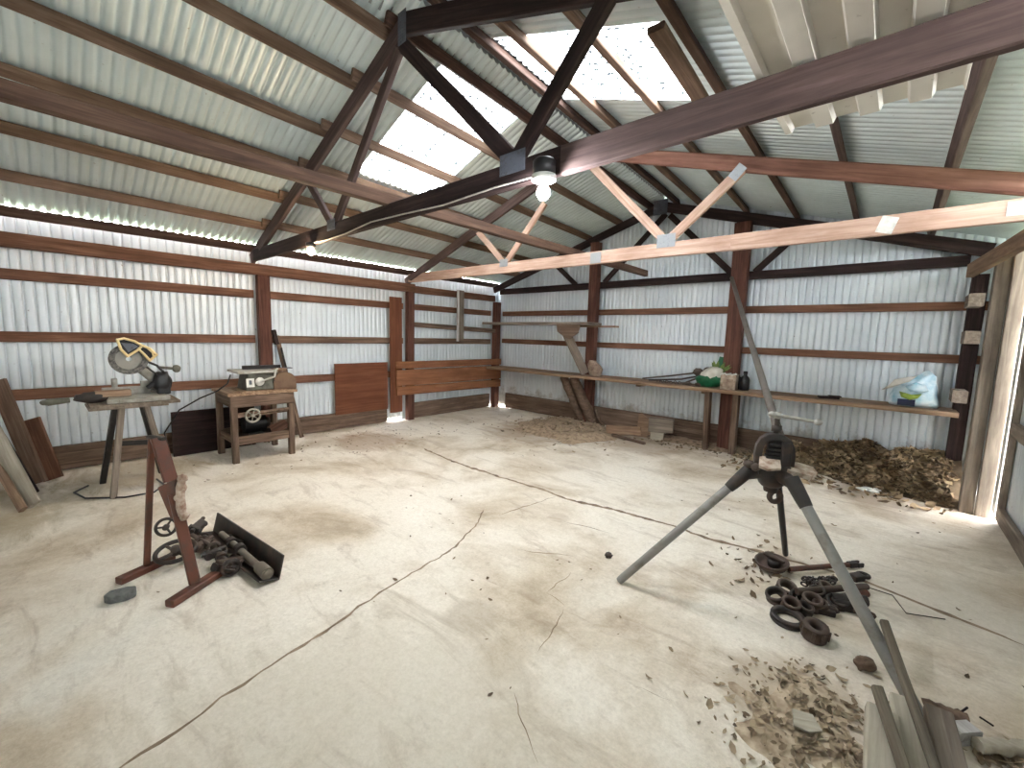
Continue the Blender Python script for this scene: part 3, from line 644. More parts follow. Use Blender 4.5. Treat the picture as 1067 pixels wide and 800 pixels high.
def fold(pts, mat, name, off, th=.004):
    n = len(pts); c = sum((V(p) for p in pts), V((0, 0, 0)))/n; mb = MB(); vs = [V(p) for p in pts]; m_ = [(V(p)+c)/2+V((.01*math.sin(i*2.3), -.012-.012*math.cos(i*1.7), .008*math.sin(i*1.1))) for i, p in enumerate(pts)]
    mb.add(vs+m_+[c+V((0, -.012, 0))], [(i, (i+1) % n, n+(i+1) % n, n+i) for i in range(n)]+[(n+i, n+(i+1) % n, 2*n) for i in range(n)], True)
    o = mb.build(name, mat, t, M.Translation(off)); d = o.modifiers.new('d', 'SOLIDIFY'); d.thickness = th
fold([(-.25, -.10, .155), (-.19, -.12, .22), (-.15, -.11, .285), (-.06, -.10, .315), (.03, -.10, .34), (-.03, -.13, .27), (-.10, -.14, .235), (-.17, -.13, .19)], BAGW, 'bag_flap', (.20, 6.38, ZB))
fold([(-.06, -.14, .22), (.02, -.135, .27), (.10, -.12, .24), (.13, -.135, .18), (.06, -.15, .16), (-.02, -.155, .17)], BAGB, 'bag_flap', (.20, 6.38, ZB))
fold([(-.10, -.142, .16), (.0, -.15, .135), (.08, -.145, .15), (.05, -.15, .10), (-.01, -.15, .075), (-.08, -.148, .10)], BAGL, 'bag_print', (.20, 6.38, ZB))
mb = MB(); mb.box((0, 0, 0), (.14, .008, .07), bv=.002); mb.build('label_patch', NAVY, t, M.Translation((.165, 6.236, ZB+.045)))
# ------------------------------------------------------------------ litter: leaves and earth
def leaves(name, n, samp, s0, s1, mat, label, flat=.35, mound=None):
    mb = MB()
    for i in range(n):
        x, y, z = samp(); L = random.uniform(s0, s1); w = L*random.uniform(.35, .6); a = random.uniform(0, 2*PI)
        m = M.Translation((x, y, z)) @ M.Rotation(a, 4, 'Z') @ M.Rotation(random.gauss(0, flat), 4, 'X') @ M.Rotation(random.gauss(0, flat), 4, 'Y')
        c = random.uniform(.05, .3)*L
        mb.add([(-L/2, 0, c), (-L*.15, w/2, c*.5), (L*.25, w*.4, c*.4), (L/2, 0, c), (L*.25, -w*.4, c*.4), (-L*.15, -w/2, c*.5), (0, 0, 0)], [(0, 1, 6), (1, 2, 6), (2, 3, 6), (3, 4, 6), (4, 5, 6), (5, 0, 6)], True, m)
    if mound:
        mb2 = mound; mb.v, mb.f, mb.sm = mb.v, mb.f, mb.sm
    o = mb.build(name, mat, fix=False); return tag(o, label, 'leaf litter', kind='stuff')
def mound(name, x0, x1, y0, y1, hf, mat, label, n=44, cat='earth'):
    mb = MB(); vs = []; fs = []
    for j in range(n+1):
        for i in range(n+1):
            x = x0+(x1-x0)*i/n; y = y0+(y1-y0)*j/n
            h = hf(x, y); h = h*(1+.35*noise.noise(V((x*5, y*5, 1))))+.018*noise.noise(V((x*16, y*16, 2)))*min(1, h*14)
            vs.append((x, y, max(-.01, h-.008)))
    for j in range(n):
        for i in range(n): fs.append((j*(n+1)+i, j*(n+1)+i+1, (j+1)*(n+1)+i+1, (j+1)*(n+1)+i))
    mb.add(vs, fs, True); return tag(mb.build(name, mat, fix=False), label, cat, kind='stuff')
def sst(t): t = max(0, min(1, t)); return t*t*(3-2*t)
def heap(x, y):
    yf = 6.22-.45*sst((x+1.1)/1.4)+.10*noise.noise(V((x*3, 0, 0)))
    return .36*sst((y-yf)/.75)*sst((x+1.45)/.6)
mound('leaf_heap', -1.5, .66, 5.5, 6.64, heap, LEAFD, 'heap of dead leaves in the right back corner', cat='leaf litter')
def s_heap():
    while True:
        x, y = random.uniform(-1.45, .58), random.uniform(5.5, 6.6); h = heap(x, y)
        if h > .01 or random.random() < .06: return x, y, h*(1+.35*noise.noise(V((x*5, y*5, 1))))+.006
leaves('dead_leaves', 1500, s_heap, .06, .13, LEAFH, 'pale dead leaves lying over the heap in the right back corner', .45)
def s_heap2(): return s_heap()
leaves('dead_leaves', 1100, s_heap2, .05, .11, LEAFD, 'dark dead leaves lying over the heap in the right back corner', .5)
def dp(x, y):
    return .11*sst(1.05-((x+3.95)/.95)**2-((y-5.85)/.8)**2+.8*noise.noise(V((x*2.2, y*2.2, 8))))
mound('dirt_pile', -5.0, -2.9, 5.0, 6.6, dp, DIRT, 'low pile of brown earth in front of the log props')
def s_dp():
    x, y = random.gauss(-3.95, .5), random.gauss(5.75, .42); y = min(y, 6.55); return x, y, dp(x, y)+.004
leaves('wood_chips', 500, s_dp, .03, .08, LEAF, 'pale chips strewn over the earth pile by the log props', .3)
def ep(x, y): return .05*sst((y-6.25-.12*noise.noise(V((x*2.5, 3, 0))))/.3)
mound('earth_strip', -3.2, -1.2, 6.0, 6.62, ep, DIRT, 'strip of earth along the foot of the back wall')
def s_ep(): x = random.uniform(-3.0, -1.0); y = random.gauss(6.3, .14); y = min(y, 6.55); return x, y, ep(x, y)+.005
leaves('leaf_scatter', 220, s_ep, .03, .08, LEAFD, 'dark bits strewn along the foot of the back wall', .3)
def dd(x, y): return .02*sst(1.1-((x+.10)/.30)**2-((y-1.98)/.36)**2+.9*noise.noise(V((x*6, y*6, 2))))
mound('dirt_pile', -.5, .28, 1.55, 2.5, dd, DIRTP, 'pale dirt and rubbish swept up beside the timber offcuts')
def s_dd(): x, y = random.gauss(-.08, .16), random.gauss(1.98, .2); return x, y, dd(x, y)+.004
leaves('leaf_scatter', 420, s_dd, .012, .05, LEAF, 'pale leaves and chips on the dirt beside the timber offcuts', .4)
leaves('leaf_scatter', 170, s_dd, .012, .045, LEAFD, 'dark leaves on the dirt beside the timber offcuts', .4)
def s_fl():
    while True:
        x, y = random.uniform(-6, .7), random.uniform(.3, 6.2)
        if noise.noise(V((x*.8, y*.8, 5)))+.5*(x+3)/4 > .15: return x, y, .003
leaves('crumbs', 150, s_fl, .012, .04, LEAFD, 'small dark crumbs scattered over the floor', .2)
def s_ft(): x, y = random.gauss(-.55, .13), random.gauss(3.25, .2); return x, y, .004
leaves('leaf_scatter', 60, s_ft, .03, .07, LEAFD, 'dead leaves around the rusty iron dish', .35)
def s_rl(): x = random.uniform(-6.3, -4.8); y = random.gauss(3.1, .9); return x, y, .003
leaves('crumbs', 160, s_rl, .015, .05, LEAFD, 'brown crumbs strewn along the left wall', .2)
mb = MB()
for i in range(5): mb.blob((.06*math.sin(i*2.4), .05*math.cos(i*1.9), .012+.004*i), (.10, .07, .03), i+20, .5, 2)
tag(mb.build('paper_scrap', WHITEP, None, M.Translation(G(905, 512))), 'crumpled white scrap on the floor in front of the leaf heap', 'scrap')
# ------------------------------------------------------------------ wood scraps under the bench
board(G(632, 447, .10), G(668, 449, .16), .04, .13, W_BENCH, 'pale offcut board under the bench beside the log props', 'offcut', name='offcut')
board(G(638, 453, .03), G(672, 462, .02), .05, .035, W_OLD, 'thin dark stick lying on the floor in front of the offcuts', 'offcut', name='offcut')
mb = MB(); mb.prism([(-.07, .24), (-.02, .25), (.19, .06), (.17, -.02), (.04, -.15), (-.09, -.16)], .05); tag(mb.build('offcut', W_BENCH, None, axm(G(669, 447, .13)+V((0, .02, .01)), (1, .4, 0), (0, -.15, 1))), 'upright pale angled offcut standing under the bench', 'offcut')
mb = MB(); mb.box((0, 0, .06), (.19, .14, .12), bv=.006); tag(mb.build('offcut', W_LIGHT, None, M.Translation(G(683, 458)+V((0, .05, 0))) @ M.Rotation(.3, 4, 'Z')), 'small pale block carrying a box shaped offcut', 'offcut')
mb = MB(); mb.box((0, 0, .11), (.36, .15, .20), bv=.005); mb.box((-.05, -.005, .02), (.26, .145, .05), bv=.004); tag(mb.build('offcut', W_GREY, None, M.Translation(G(683, 458)+V((.05, .06, .124))) @ M.Rotation(.3, 4, 'Z')), 'brown box shaped offcut resting on a small block under the bench', 'offcut')
# ------------------------------------------------------------------ mitre saw on its stand
MX, MY, MZ = -5.28, .56, .85
t = thing('saw_stand', (MX, MY, 0), 'grey steel stand under the mitre saw', 'tool stand')
A = [G(100, 423, MZ), G(113, 428, MZ), G(180, 420, MZ)]
mb = MB(); mb.box((0, 0, -.014), (.46, .62, .026), bv=.004); mb.box((.02, -.05, -.036), (.42, .54, .018), bv=.003); mb.build('stand_top', W_GREY, t, M.Translation((MX, MY, MZ)))
for ft, tpx, X_, mt in (((118, 519), (127, 430), -5.16, W_GREY), ((107, 503), (121, 430), -5.36, BLACKM), ((178, 505), (153, 429), -5.16, W_GREY), ((168, 492), (148, 428), -5.36, BLACKM)):
    tp = GX(tpx[0], tpx[1], X_); tp.z = MZ-.046
    beam('leg', G(*ft), tp, .045, .075, mt, t, up=(1, 0, 0), wob=.0)
beam('stretcher', GX(124, 462, -5.14), GX(166, 460, -5.14), .025, .045, BLACKM, t)
T_ = M.Translation((MX, MY, MZ)) @ M.Rotation(PI/2, 4, 'Z') @ M.Rotation(0, 4, 'X')   # local x = +Y (image right), local y = -X (away), z up
t = thing('mitre_saw', (MX, MY, MZ), 'old mitre saw with a cream guard and round blade', 'mitre saw')
def mk(mb, name, mat, par=None, bevel=0): return mb.build(name, mat, par or t, T_, bevel)
mb = MB(); mb.prism([(-.20, -.20), (.24, -.20), (.20, .18), (-.14, .18)], .045, M.Translation((0, 0, .0235))); mb.box((.03, -.205, .02), (.30, .02, .035)); mk(mb, 'base', CASTG, bevel=.005)
mb = MB(); mb.box((-.02, -.203, .024), (.17, .012, .03), bv=.003); mk(mb, 'slot', BLACKP)
mb = MB(); mb.blob((-.27, .0, .05), (.24, .13, .10), 4, .25); mk(mb, 'clamp', IRON)
mb = MB(); mb.box((-.14, .0, .075), (.24, .11, .055), bv=.004); mk(mb, 'fence_board', W_BENCH)
mb = MB(); mb.tube([(-.42, -.03, .04), (-.55, -.05, .035)], [.022, .03], 12); mb.blob((-.55, -.05, .035), (.09, .06, .05), 2, .1); mk(mb, 'knob', SAWG)
mb = MB(); mb.box((-.04, .05, .085), (.34, .03, .075), bv=.004); mb.box((.12, .055, .12), (.12, .03, .10), bv=.004); mb.box((-.12, .07, .12), (.04, .05, .16), bv=.004); mk(mb, 'fence', CASTG)
_c = GX(134, 374, MX+.02); _e = GX(154, 374, MX+.02); bc = V((_c.y-MY, -.02, _c.z-MZ)); BR = (_e-_c).length*1.0
mb = MB(); teeth = []
for i in range(144):
    a = 2*PI*i/144; r = BR if i % 3 else BR-.012; teeth.append((r*math.cos(a), r*math.sin(a)))
inner = [(.02*math.cos(2*PI*i/144), .02*math.sin(2*PI*i/144)) for i in range(144)]
mb.ringplate(teeth, inner, .004, M.Translation(bc) @ M.Rotation(PI/2, 4, 'X')); mk(mb, 'blade', BLADEM)
mb = MB(); o1 = [(BR*1.03*math.cos(2*PI*i/48), BR*1.03*math.sin(2*PI*i/48)) for i in range(48)]; o2 = [(BR*.70*math.cos(2*PI*i/48), BR*.70*math.sin(2*PI*i/48)) for i in range(48)]
mb.ringplate(o1, o2, .016, M.Translation(bc+V((0, -.012, 0))) @ M.Rotation(PI/2, 4, 'X')); mk(mb, 'lower_guard', GUARDM)
# cream guard frame with dark infill
gz = M.Translation((0, -.075, 0)) @ M.Rotation(PI/2, 4, 'X')
def P2(lst): return [(GX(x, y, MX+.06).y-MY, GX(x, y, MX+.06).z-MZ) for x, y in lst]
out = P2([(121, 353), (128, 352), (140, 355), (150, 359), (158, 364), (163.5, 369.5), (161, 373), (155, 377), (149, 370), (143, 366), (133, 372.5), (127, 366)])
cen = (sum(p[0] for p in out)/len(out), sum(p[1] for p in out)/len(out))
mb = MB(); mb.prism(out, .10, M.Translation((0, -.01, 0)) @ M.Rotation(PI/2, 4, 'X')); ug = mk(mb, 'upper_guard', BLACKM, bevel=.006)
mb = MB()
def strip(pts, w=.011):
    for a, b in zip(pts, pts[1:]):
        A_, B_ = V((a[0], -.066, a[1])), V((b[0], -.066, b[1])); mb.tube([A_, B_], w, 8); mb.blob(A_, (w*2.1,)*3, 1, 0, 2); mb.blob(B_, (w*2.1,)*3, 1, 0, 2)
L1 = P2([(122, 354), (129, 352.5), (140, 355.5), (148, 360), (143, 365), (133, 371), (126, 364), (122, 354)])
L2 = P2([(148, 360), (156, 363), (163, 369.5), (156, 375.5), (150, 369), (145, 364.5)]); L3 = P2([(152, 361.5), (158.5, 367), (160, 372)])
strip(L1); strip(L2); strip(L3, .007); mk(mb, 'guard_frame', YELLOW, ug)
mb = MB(); mb.prism(P2([(126, 357), (139, 358), (144, 361), (134, 367)]), .006, M.Translation((0, -.062, 0)) @ M.Rotation(PI/2, 4, 'X')); mk(mb, 'guard_window', GALVD, ug)
mb = MB(); mb.tube([(.07, .02, .30), (.15, .05, .20), (.20, .08, .10), (.20, .10, .045)], [.05, .045, .05, .06], 12); mk(mb, 'arm', CASTG)
mb = MB(); mb.blob((.215, -.02, .16), (.15, .12, .20), 7, .22); mb.box((.22, -.02, .10), (.10, .09, .12), bv=.015); mb.tube([(.16, -.02, .15), (.10, -.03, .11)], [.03, .02], 10); mk(mb, 'motor', BLACKP)
mb = MB(); mb.tube([(.11, -.02, .36), (.18, -.03, .32), (.23, -.03, .25), (.25, -.02, .17)], .011, 8); mb.tube([(.10, -.05, .31), (.16, -.05, .25), (.20, -.05, .17)], .008, 8); mk(mb, 'cord', BLACKP)
mb = MB(); mb.tube([(.20, .0, .30), (.30, -.02, .285)], [.012, .014], 10); mb.blob((.33, -.02, .283), (.07, .055, .075), 3, .1); mk(mb, 'handle_knob', SAWG)
mb = MB(); mb.tube([(-5.60, .22, .012), (-5.45, .12, .012), (-5.2, .18, .012), (-5.0, .42, .012), (-4.98, .62, .012), (-5.15, .72, .012), (-5.4, .7, .012)], .008, 8); tag(mb.build('power_cord', BLACKP), 'black power cord looping on the floor under the mitre saw', 'cord')
# ------------------------------------------------------------------ table saw on wooden bench
t = thing('saw_bench', (-5.75, 1.72, 0), 'old wooden bench with a spoked hand wheel under the table saw', 'work bench')
bx0, bx1, by0, by1, bz = -6.12, -5.44, 1.36, 2.10, .815
mb = MB()
for k in range(5): mb.box((bx0+(bx1-bx0)*(k+.5)/5, (by0+by1)/2, bz-.016), ((bx1-bx0)/5-.004, by1-by0, .032), bv=.003)
mb.build('top', W_BENCH, t)
for x, y in ((-5.49, 1.42), (-5.49, 2.03), (-6.06, 1.42), (-6.06, 2.03)): beam('leg', (x-.01, y, 0), (x, y, bz-.033), .065, .065, W_OLD, t, up=(1, 0, 0))
beam('apron', (-5.465, 1.40, .715), (-5.465, 2.06, .715), .028, .13, W_OLD, t); beam('apron', (-6.08, 1.40, .715), (-6.08, 2.06, .715), .028, .13, W_OLD, t)
beam('apron', (-6.05, 1.405, .715), (-5.5, 1.405, .715), .028, .13, W_OLD, t); beam('apron', (-6.05, 2.045, .715), (-5.5, 2.045, .715), .028, .13, W_OLD, t)
beam('rail', (-5.49, 1.45, .26), (-5.49, 2.0, .26), .03, .10, W_OLD, t); beam('rail', (-6.06, 1.45, .26), (-6.06, 2.0, .26), .03, .10, W_OLD, t)
beam('rail', (-5.50, 1.45, .555), (-5.50, 2.0, .565), .03, .055, W_OLD, t); beam('rail', (-6.02, 1.42, .26), (-5.52, 1.42, .26), .03, .08, W_OLD, t); beam('rail', (-6.02, 2.03, .26), (-5.52, 2.03, .26), .03, .08, W_OLD, t)
mb = MB(); mb.box((-5.8, 1.72, .235), (.46, .52, .02)); mb.build('shelf', W_DARK, t)
mb = MB(); wc = V((-5.445, 1.60, .545)); mb.tube(ringpts(wc, .075, 28, 'x'), .012, 8, closed=True)
for i in range(6): a = 2*PI*i/6+.3; mb.tube([wc, wc+V((0, math.cos(a)*.075, math.sin(a)*.075))], .007, 6)
mb.tube([wc+V((.015, 0, 0)), wc-V((.06, 0, 0))], .018, 12); mb.build('hand_wheel', CASTG, t)
MB().tube([(-5.445, 1.67, .565), (-5.47, 2.0, .58)], .015, 8).build('shaft', W_OLD, t)
t = thing('electric_motor', (-5.8, 1.78, .247), 'dark electric motor lying under the table saw bench', 'motor')
mb = MB(); mb.tube([(-5.9, 1.62, .36), (-5.9, 1.86, .36)], .105, 20); mb.tube([(-5.9, 1.86, .36), (-5.9, 1.92, .36)], .03, 12); mb.box((-5.9, 1.74, .25), (.2, .16, .02)); mb.build('body', BLACKM, t)
MB().lathe([(0, -.015), (.06, -.015), (.06, .015), (0, .015)], 20, axm((-5.9, 1.90, .36), (1, 0, 0), (0, 0, 1))).build('pulley', IRON_RUST, t)
mb = MB(); mb.prism([(-.12, -.08), (.13, -.1), (.10, .07), (-.08, .10)], .02); tag(mb.build('scrap_board', W_RED, None, axm((-5.66, 1.96, .30), (0, 1, .5), (-.5, -.2, 1))), 'rusty red scrap panel propped under the table saw bench', 'scrap')
t = thing('table_saw', (-5.72, 1.750, bz), 'small grey green bench table saw with a crank handle', 'table saw')
mb = MB(); Bz = bz
vs = []
for z, s_ in ((0, 1.0), (.20, .84)):
    for sx, sy in ((-1, -1), (1, -1), (1, 1), (-1, 1)): vs.append((-5.68+sx*.18*s_, 1.75+sy*.19*s_, Bz+.012+z))
mb.add(vs, [(3, 2, 1, 0), (4, 5, 6, 7), (0, 1, 5, 4), (1, 2, 6, 5), (2, 3, 7, 6), (3, 0, 4, 7)]); mb.build('body', SAWG, t, bevel=.012)
mb = MB(); mb.box((-5.68, 1.750, Bz+.006), (.44, .48, .012), bv=.002); mb.build('foot_plate', W_BENCH, t)
mb = MB(); mb.box((-5.70, 1.690, Bz+.226), (.42, .42, .028), bv=.004)
for k in range(3): mb.box((-5.62+k*.03, 1.60, Bz+.2405), (.006, .40, .003))
mb.build('saw_table', CASTG, t)
mb = MB(); mb.box((-5.76, 1.810, Bz+.265), (.05, .42, .045), bv=.004); mb.build('rip_fence', BLACKM, t)
mb = MB(); mb.lathe([(0, -.01), (.045, -.01), (.05, 0), (.045, .012), (0, .02)], 20, axm((-5.49, 1.700, Bz+.115), (0, 1, 0), (0, 0, 1))); ch_ = mb.build('crank_hub', WHITEP, t)
mb = MB(); mb.tube([(-5.475, 1.700, Bz+.115), (-5.455, 1.790, Bz+.15), (-5.45, 1.850, Bz+.17), (-5.45, 1.860, Bz+.25), (-5.46, 1.890, Bz+.262)], .012, 8); mb.build('crank_handle', BRIGHT, ch_)
mb = MB(); mb.box((0, 0, 0), (.003, .085, .10), bv=.001); dp_ = mb.build('data_plate', WHITEP, t, M.Translation((-5.505, 1.605, Bz+.105)) @ M.Rotation(-.12, 4, 'Y'))
mb = MB(); mb.box((0, 0, 0), (.003, .03, .05)); mb.build('plate_mark', GALVD, dp_, M.Translation((-5.5025, 1.605, Bz+.11)) @ M.Rotation(-.12, 4, 'Y'))
t = thing('drum_cover', (-5.66, 2.0, bz), 'brown rounded sheet metal motor cover at the end of the saw bench', 'motor cover')
mb = MB(); pr = [(-.13, 0)]+[(.13*math.cos(PI-PI*i/16), .10+.115*math.sin(PI*i/16)) for i in range(17)]+[(.13, 0)]
mb.prism(pr, .26, axm((-5.62, 1.98, bz), (0, 1, 0), (0, 0, 1))); mb.build('cover', DRUM, t, bevel=.006)
mb = MB(); mb.tube([(-5.55, 1.85, bz+.02), (-5.50, 1.86, bz+.12), (-5.55, 1.87, bz+.2)], .012, 8); mb.build('belt', BLACKP, t)
mb = MB(); mb.box((0, 0, 0), (.16, .14, .02), bv=.003); mb.box((.04, .02, .018), (.10, .1, .012), bv=.003); tag(mb.build('scrap_plate', W_BENCH, None, M.Translation((-5.68, 1.96, bz+.228)) @ M.Rotation(.2, 4, 'Z')), 'pale flat scrap lying on top of the motor cover', 'scrap')
mb = MB(); mb.tube([(-5.62, 1.44, bz+.20), (-5.60, 1.40, bz+.10), (-5.62, 1.30, bz+.02), (-5.72, 1.16, bz-.06), (-5.9, 1.0, bz-.2), (-6.2, .9, bz-.5), (-6.25, .95, .02)], .008, 8); tag(mb.build('power_cord', BLACKP), 'black power cord hanging off the left of the table saw', 'cord')
t = thing('leaning_tool', (-6.22, 2.40, 0), 'long handled wooden tool leaning on the post behind the saw bench', 'hand tool')
beam('handle', (-6.22, 2.44, .01), (-6.255, 2.16, 1.46), .04, .055, W_OLD, t); mb = MB(); mb.box((0, 0, 0), (.06, .05, .20), bv=.008); mb.build('head', W_DARK, t, M.Translation((-6.255, 2.145, 1.44)) @ M.Rotation(.19, 4, 'X')); beam('side_bar', (-6.20, 2.26, .98), (-6.20, 2.20, 1.3), .02, .025, BLACKM, t)
mb = MB(); mb.box((0, 0, 0), (.10, .12, .012)); mb.build('blade', GALVD, t, M.Translation((-6.21, 2.26, 1.02)))
tag(beam('dark_panel', (-6.27, .98, .27), (-6.27, 1.86, .27), .03, .54, W_DARK), 'dark board standing against the left wall behind the saw bench', 'board')
# ------------------------------------------------------------------ red trestle and iron parts
t = thing('steel_trestle', (-3.1, .46, 0), 'rusty red steel trestle with a bent upper leg', 'trestle')
f0, f1 = G(177, 633, .0), G(240, 592, .0); r0_, r1_ = G(124, 609, .0), G(180, 583, .0)
def foot(a, b, par): beam('foot', a+V((0, 0, .022)), b+V((0, 0, .022)), .06, .042, REDM, par, wob=.0)
foot(f0, f1, t); foot(r0_, r1_, t)
top = V((-3.10, .43, .94))
fb = G(203, 607, .045); rb = G(153, 588, .045)
def onseg(px, py, P, Q):                          # point at px,py on the vertical sheet through P and Q
    n = (Q-P).cross(V((0, 0, 1))); d = ray(px, py); return CAM+d*((P-CAM).dot(n)/d.dot(n))
k1 = onseg(178, 501, fb, top); k2 = onseg(187, 537, fb, top); k0 = onseg(164, 456, fb, top)
beam('upper_leg', k0, k1, .05, .066, REDM, t, up=(0, 1, 0), wob=0)
beam('lower_leg', onseg(181, 514, fb, top), fb, .04, .056, REDM, t, up=(0, 1, 0), wob=0)
beam('rear_leg', onseg(158, 456, rb, top), rb, .03, .034, REDM, t, up=(0, 1, 0), wob=0)
mb = MB(); q = [onseg(x, y, fb, top) for x, y in ((167, 507), (184.5, 499), (186, 537), (181, 540))]; n_ = Rr*0+(-Wf)
mb.add([p+Wf*-.02 for p in q]+[p+Wf*.02 for p in q], [(0, 1, 2, 3), (7, 6, 5, 4), (0, 4, 5, 1), (1, 5, 6, 2), (2, 6, 7, 3), (3, 7, 4, 0)]); mb.build('bracket', REDM, t)
mb = MB(); c_ = [onseg(x, y, fb, top)+Wf*.0 for x, y in ((190, 498), (188, 508), (188, 518), (188.5, 528), (190, 537))]
mb.tube(c_, [.018, .024, .022, .026, .02], 10)
for i, p in enumerate(c_): mb.blob(p+Rr*.012*math.sin(i*2.1), (.05, .05, .055), i, .4, 2)
mb.build('plaster_lump', PLASTER, t)
beam('cross_bar', onseg(155, 455, fb, top), onseg(171, 457, fb, top), .03, .02, IRON, t, wob=0)
def hwheel(name, c, R, tube, tilt, spokes, label, mat=IRON):
    t = thing(name, c, label, 'hand wheel'); m = M.Translation(V(c)) @ tilt
    MB().tube(ringpts((0, 0, 0), R, 32), tube, 10, closed=True).build('rim', mat, t, m)
    mb = MB()
    for i in range(spokes): a = 2*PI*i/spokes+.4; mb.tube([(0, 0, 0), (math.cos(a)*R, math.sin(a)*R, 0)], [tube*.8, tube*.6], 8)
    mb.lathe([(0, -.02), (tube*1.9, -.02), (tube*1.9, .03), (0, .03)], 16); mb.build('spokes', mat, t, m)
hwheel('hand_wheel', G(173, 549, .17), .056, .010, M.Rotation(math.radians(78), 4, 'Y') @ M.Rotation(.25, 4, 'X'), 3, 'small upright iron hand wheel behind the trestle')
hwheel('hand_wheel', G(183, 574, .09), .105, .014, M.Rotation(math.radians(12), 4, 'Y') @ M.Rotation(math.radians(6), 4, 'X'), 4, 'large flat iron hand wheel behind the trestle')
# channel iron
c0 = G(216, 556, .0)+V((.02, .02, 0)); c1 = G(288, 606, .0)
dirc = (c1-c0).normalized(); side = V((-dirc.y, dirc.x, 0))
if side.y < 0: side = -side
mb = MB(); Lc = (c1-c0).length; h = .15; wv = .12
mb.prism([(0, 0), (-wv, 0), (-wv, .012), (-.012, .012), (-.012, h), (0, h)], Lc, axm((c0+c1)/2+V((0, 0, .004))+side*.02, side+V((0, 0, -.25)), V((0, 0, 1))+side*.25))
tag(mb.build('channel_iron', IRON, bevel=.003), 'long dark angle iron holding the heap of vise parts', 'angle iron')
def cp(s, off, z): return c0+dirc*(Lc*s)+side*(.05-off)+V((0, 0, z))
t = thing('pipe_clamp', cp(.6, .06, .02), 'long iron pipe clamp with a socket end lying in the angle iron', 'pipe clamp')
mb = MB(); mb.tube([cp(.28, .08, .10), cp(.86, .09, .072)], .020, 14); mb.build('pipe', IRONL, t)
mb = MB(); mb.tube([cp(.84, .09, .073), cp(.86, .09, .072), cp(.88, .09, .071), cp(.985, .093, .066)], [.021, .026, .036, .037], 18, caps=False); mb.tube([cp(.985, .093, .066), cp(.986, .093, .066), cp(.90, .09, .07)], [.037, .027, .026], 18); mb.build('socket', IRONL, t)
for s_ in (.42, .56): MB().tube([cp(s_, .08, .09), cp(s_+.05, .085, .088)], .034, 14).build('collar', IRON, t)
for i, (s_, o_, l, r, mt) in enumerate(((.05, .14, .22, .018, IRON), (.10, .20, .30, .014, IRON_RUST), (.30, .18, .24, .016, IRONL), (.50, .19, .22, .02, IRON), (.2, .05, .3, .015, IRON))):
    a = cp(s_, o_, .05+.03*(i % 2)); b = cp(s_+l/Lc, o_-.03*(i % 3), .035+.02*((i+1) % 3))
    mb = MB(); mb.tube([a, b], r, 12); mb.tube([a+(b-a)*.3, a+(b-a)*.42], r*1.7, 12)
    if i % 2: mb.tube(ringpts(b, r*2.2, 16, 'x'), r*.7, 8, closed=True)
    tag(mb.build('iron_spindle', mt), ['short thick dark spindle at the back of the angle iron', 'thin rusty spindle with a ring end in the angle iron', 'bright steel spindle in the middle of the angle iron', 'thick dark spindle with a ring end in the angle iron', 'dark rod lying close to the wall of the angle iron'][i], 'iron spindle')
for i, (px, py, z, d) in enumerate(((232, 592, .05, (.11, .05, .045)), (238, 586, .06, (.10, .05, .05)), (222, 577, .08, (.09, .045, .05)), (210, 568, .06, (.11, .05, .05)), (206, 549, .10, (.13, .06, .06)))):
    mb = MB(); mb.box((0, 0, 0), d, bv=.012); mb.tube([(-d[0]*.3, -d[1]*.7, 0), (-d[0]*.3, d[1]*.7, 0)], .024, 12); mb.tube(ringpts((d[0]*.5, 0, 0), .028, 16), .009, 8, closed=True); mb.tube([(-d[0]*.7, 0, .01), (d[0]*.8, .02, .015)], .014, 10)
    tag(mb.build('iron_bracket', (IRON, IRON_RUST)[i % 2], None, M.Translation(G(px, py, z)) @ M.Rotation(.5+i*.5, 4, 'Z') @ M.Rotation(.25*(i-2), 4, 'X')), 'dark cast iron bracket in the heap behind the trestle', 'iron bracket', 'cast iron brackets behind the trestle')
mb = MB(); mb.prism([(-.07, -.01), (-.04, -.04), (.03, -.045), (.07, -.02), (.065, .025), (.02, .04), (-.05, .035)], .05, M.Translation((0, 0, .026)))
tag(mb.build('stone', STONE, None, M.Translation(G(126, 624)) @ M.Rotation(1.3, 4, 'Z'), .008), 'flat grey stone on the floor in front of the trestle', 'stone')
# ------------------------------------------------------------------ tripod pipe vise
H = V((-.445, 2.76, .80))
t = thing('tripod_vise', (H.x, H.y, 0), 'tripod pipe vise standing on three pipe legs', 'pipe vise')
feet = [V((-1.155, 2.372, 0)), V((-.437, 3.55, 0)), V((.235, 2.35, 0))]
for f, mt, r in zip(feet, (STEEL, BLACKM, STEEL), (.0245, .019, .0275)):
    d = (V((f.x, f.y, 0))-V((H.x, H.y, 0))).normalized(); tp = H+d*.13+V((0, 0, .0)); ax = (tp-f).normalized(); b = f+V((0, 0, .012))
    lg = MB().tube([b, b+ax*.02, tp-ax*.02], [r*.9, r, r], 18).build('leg', mt, t)
    MB().tube([tp-ax*.14, tp-ax*.10, tp-ax*.03, tp+ax*.02], [r+.004, r+.008, r+.011, r+.012], 16).build('leg_socket', IRON, lg)
    MB().tube([H+d*.03+V((0, 0, .02)), tp+V((0, 0, -.01))], [.042, .034], 12).build('lug', IRON, t)
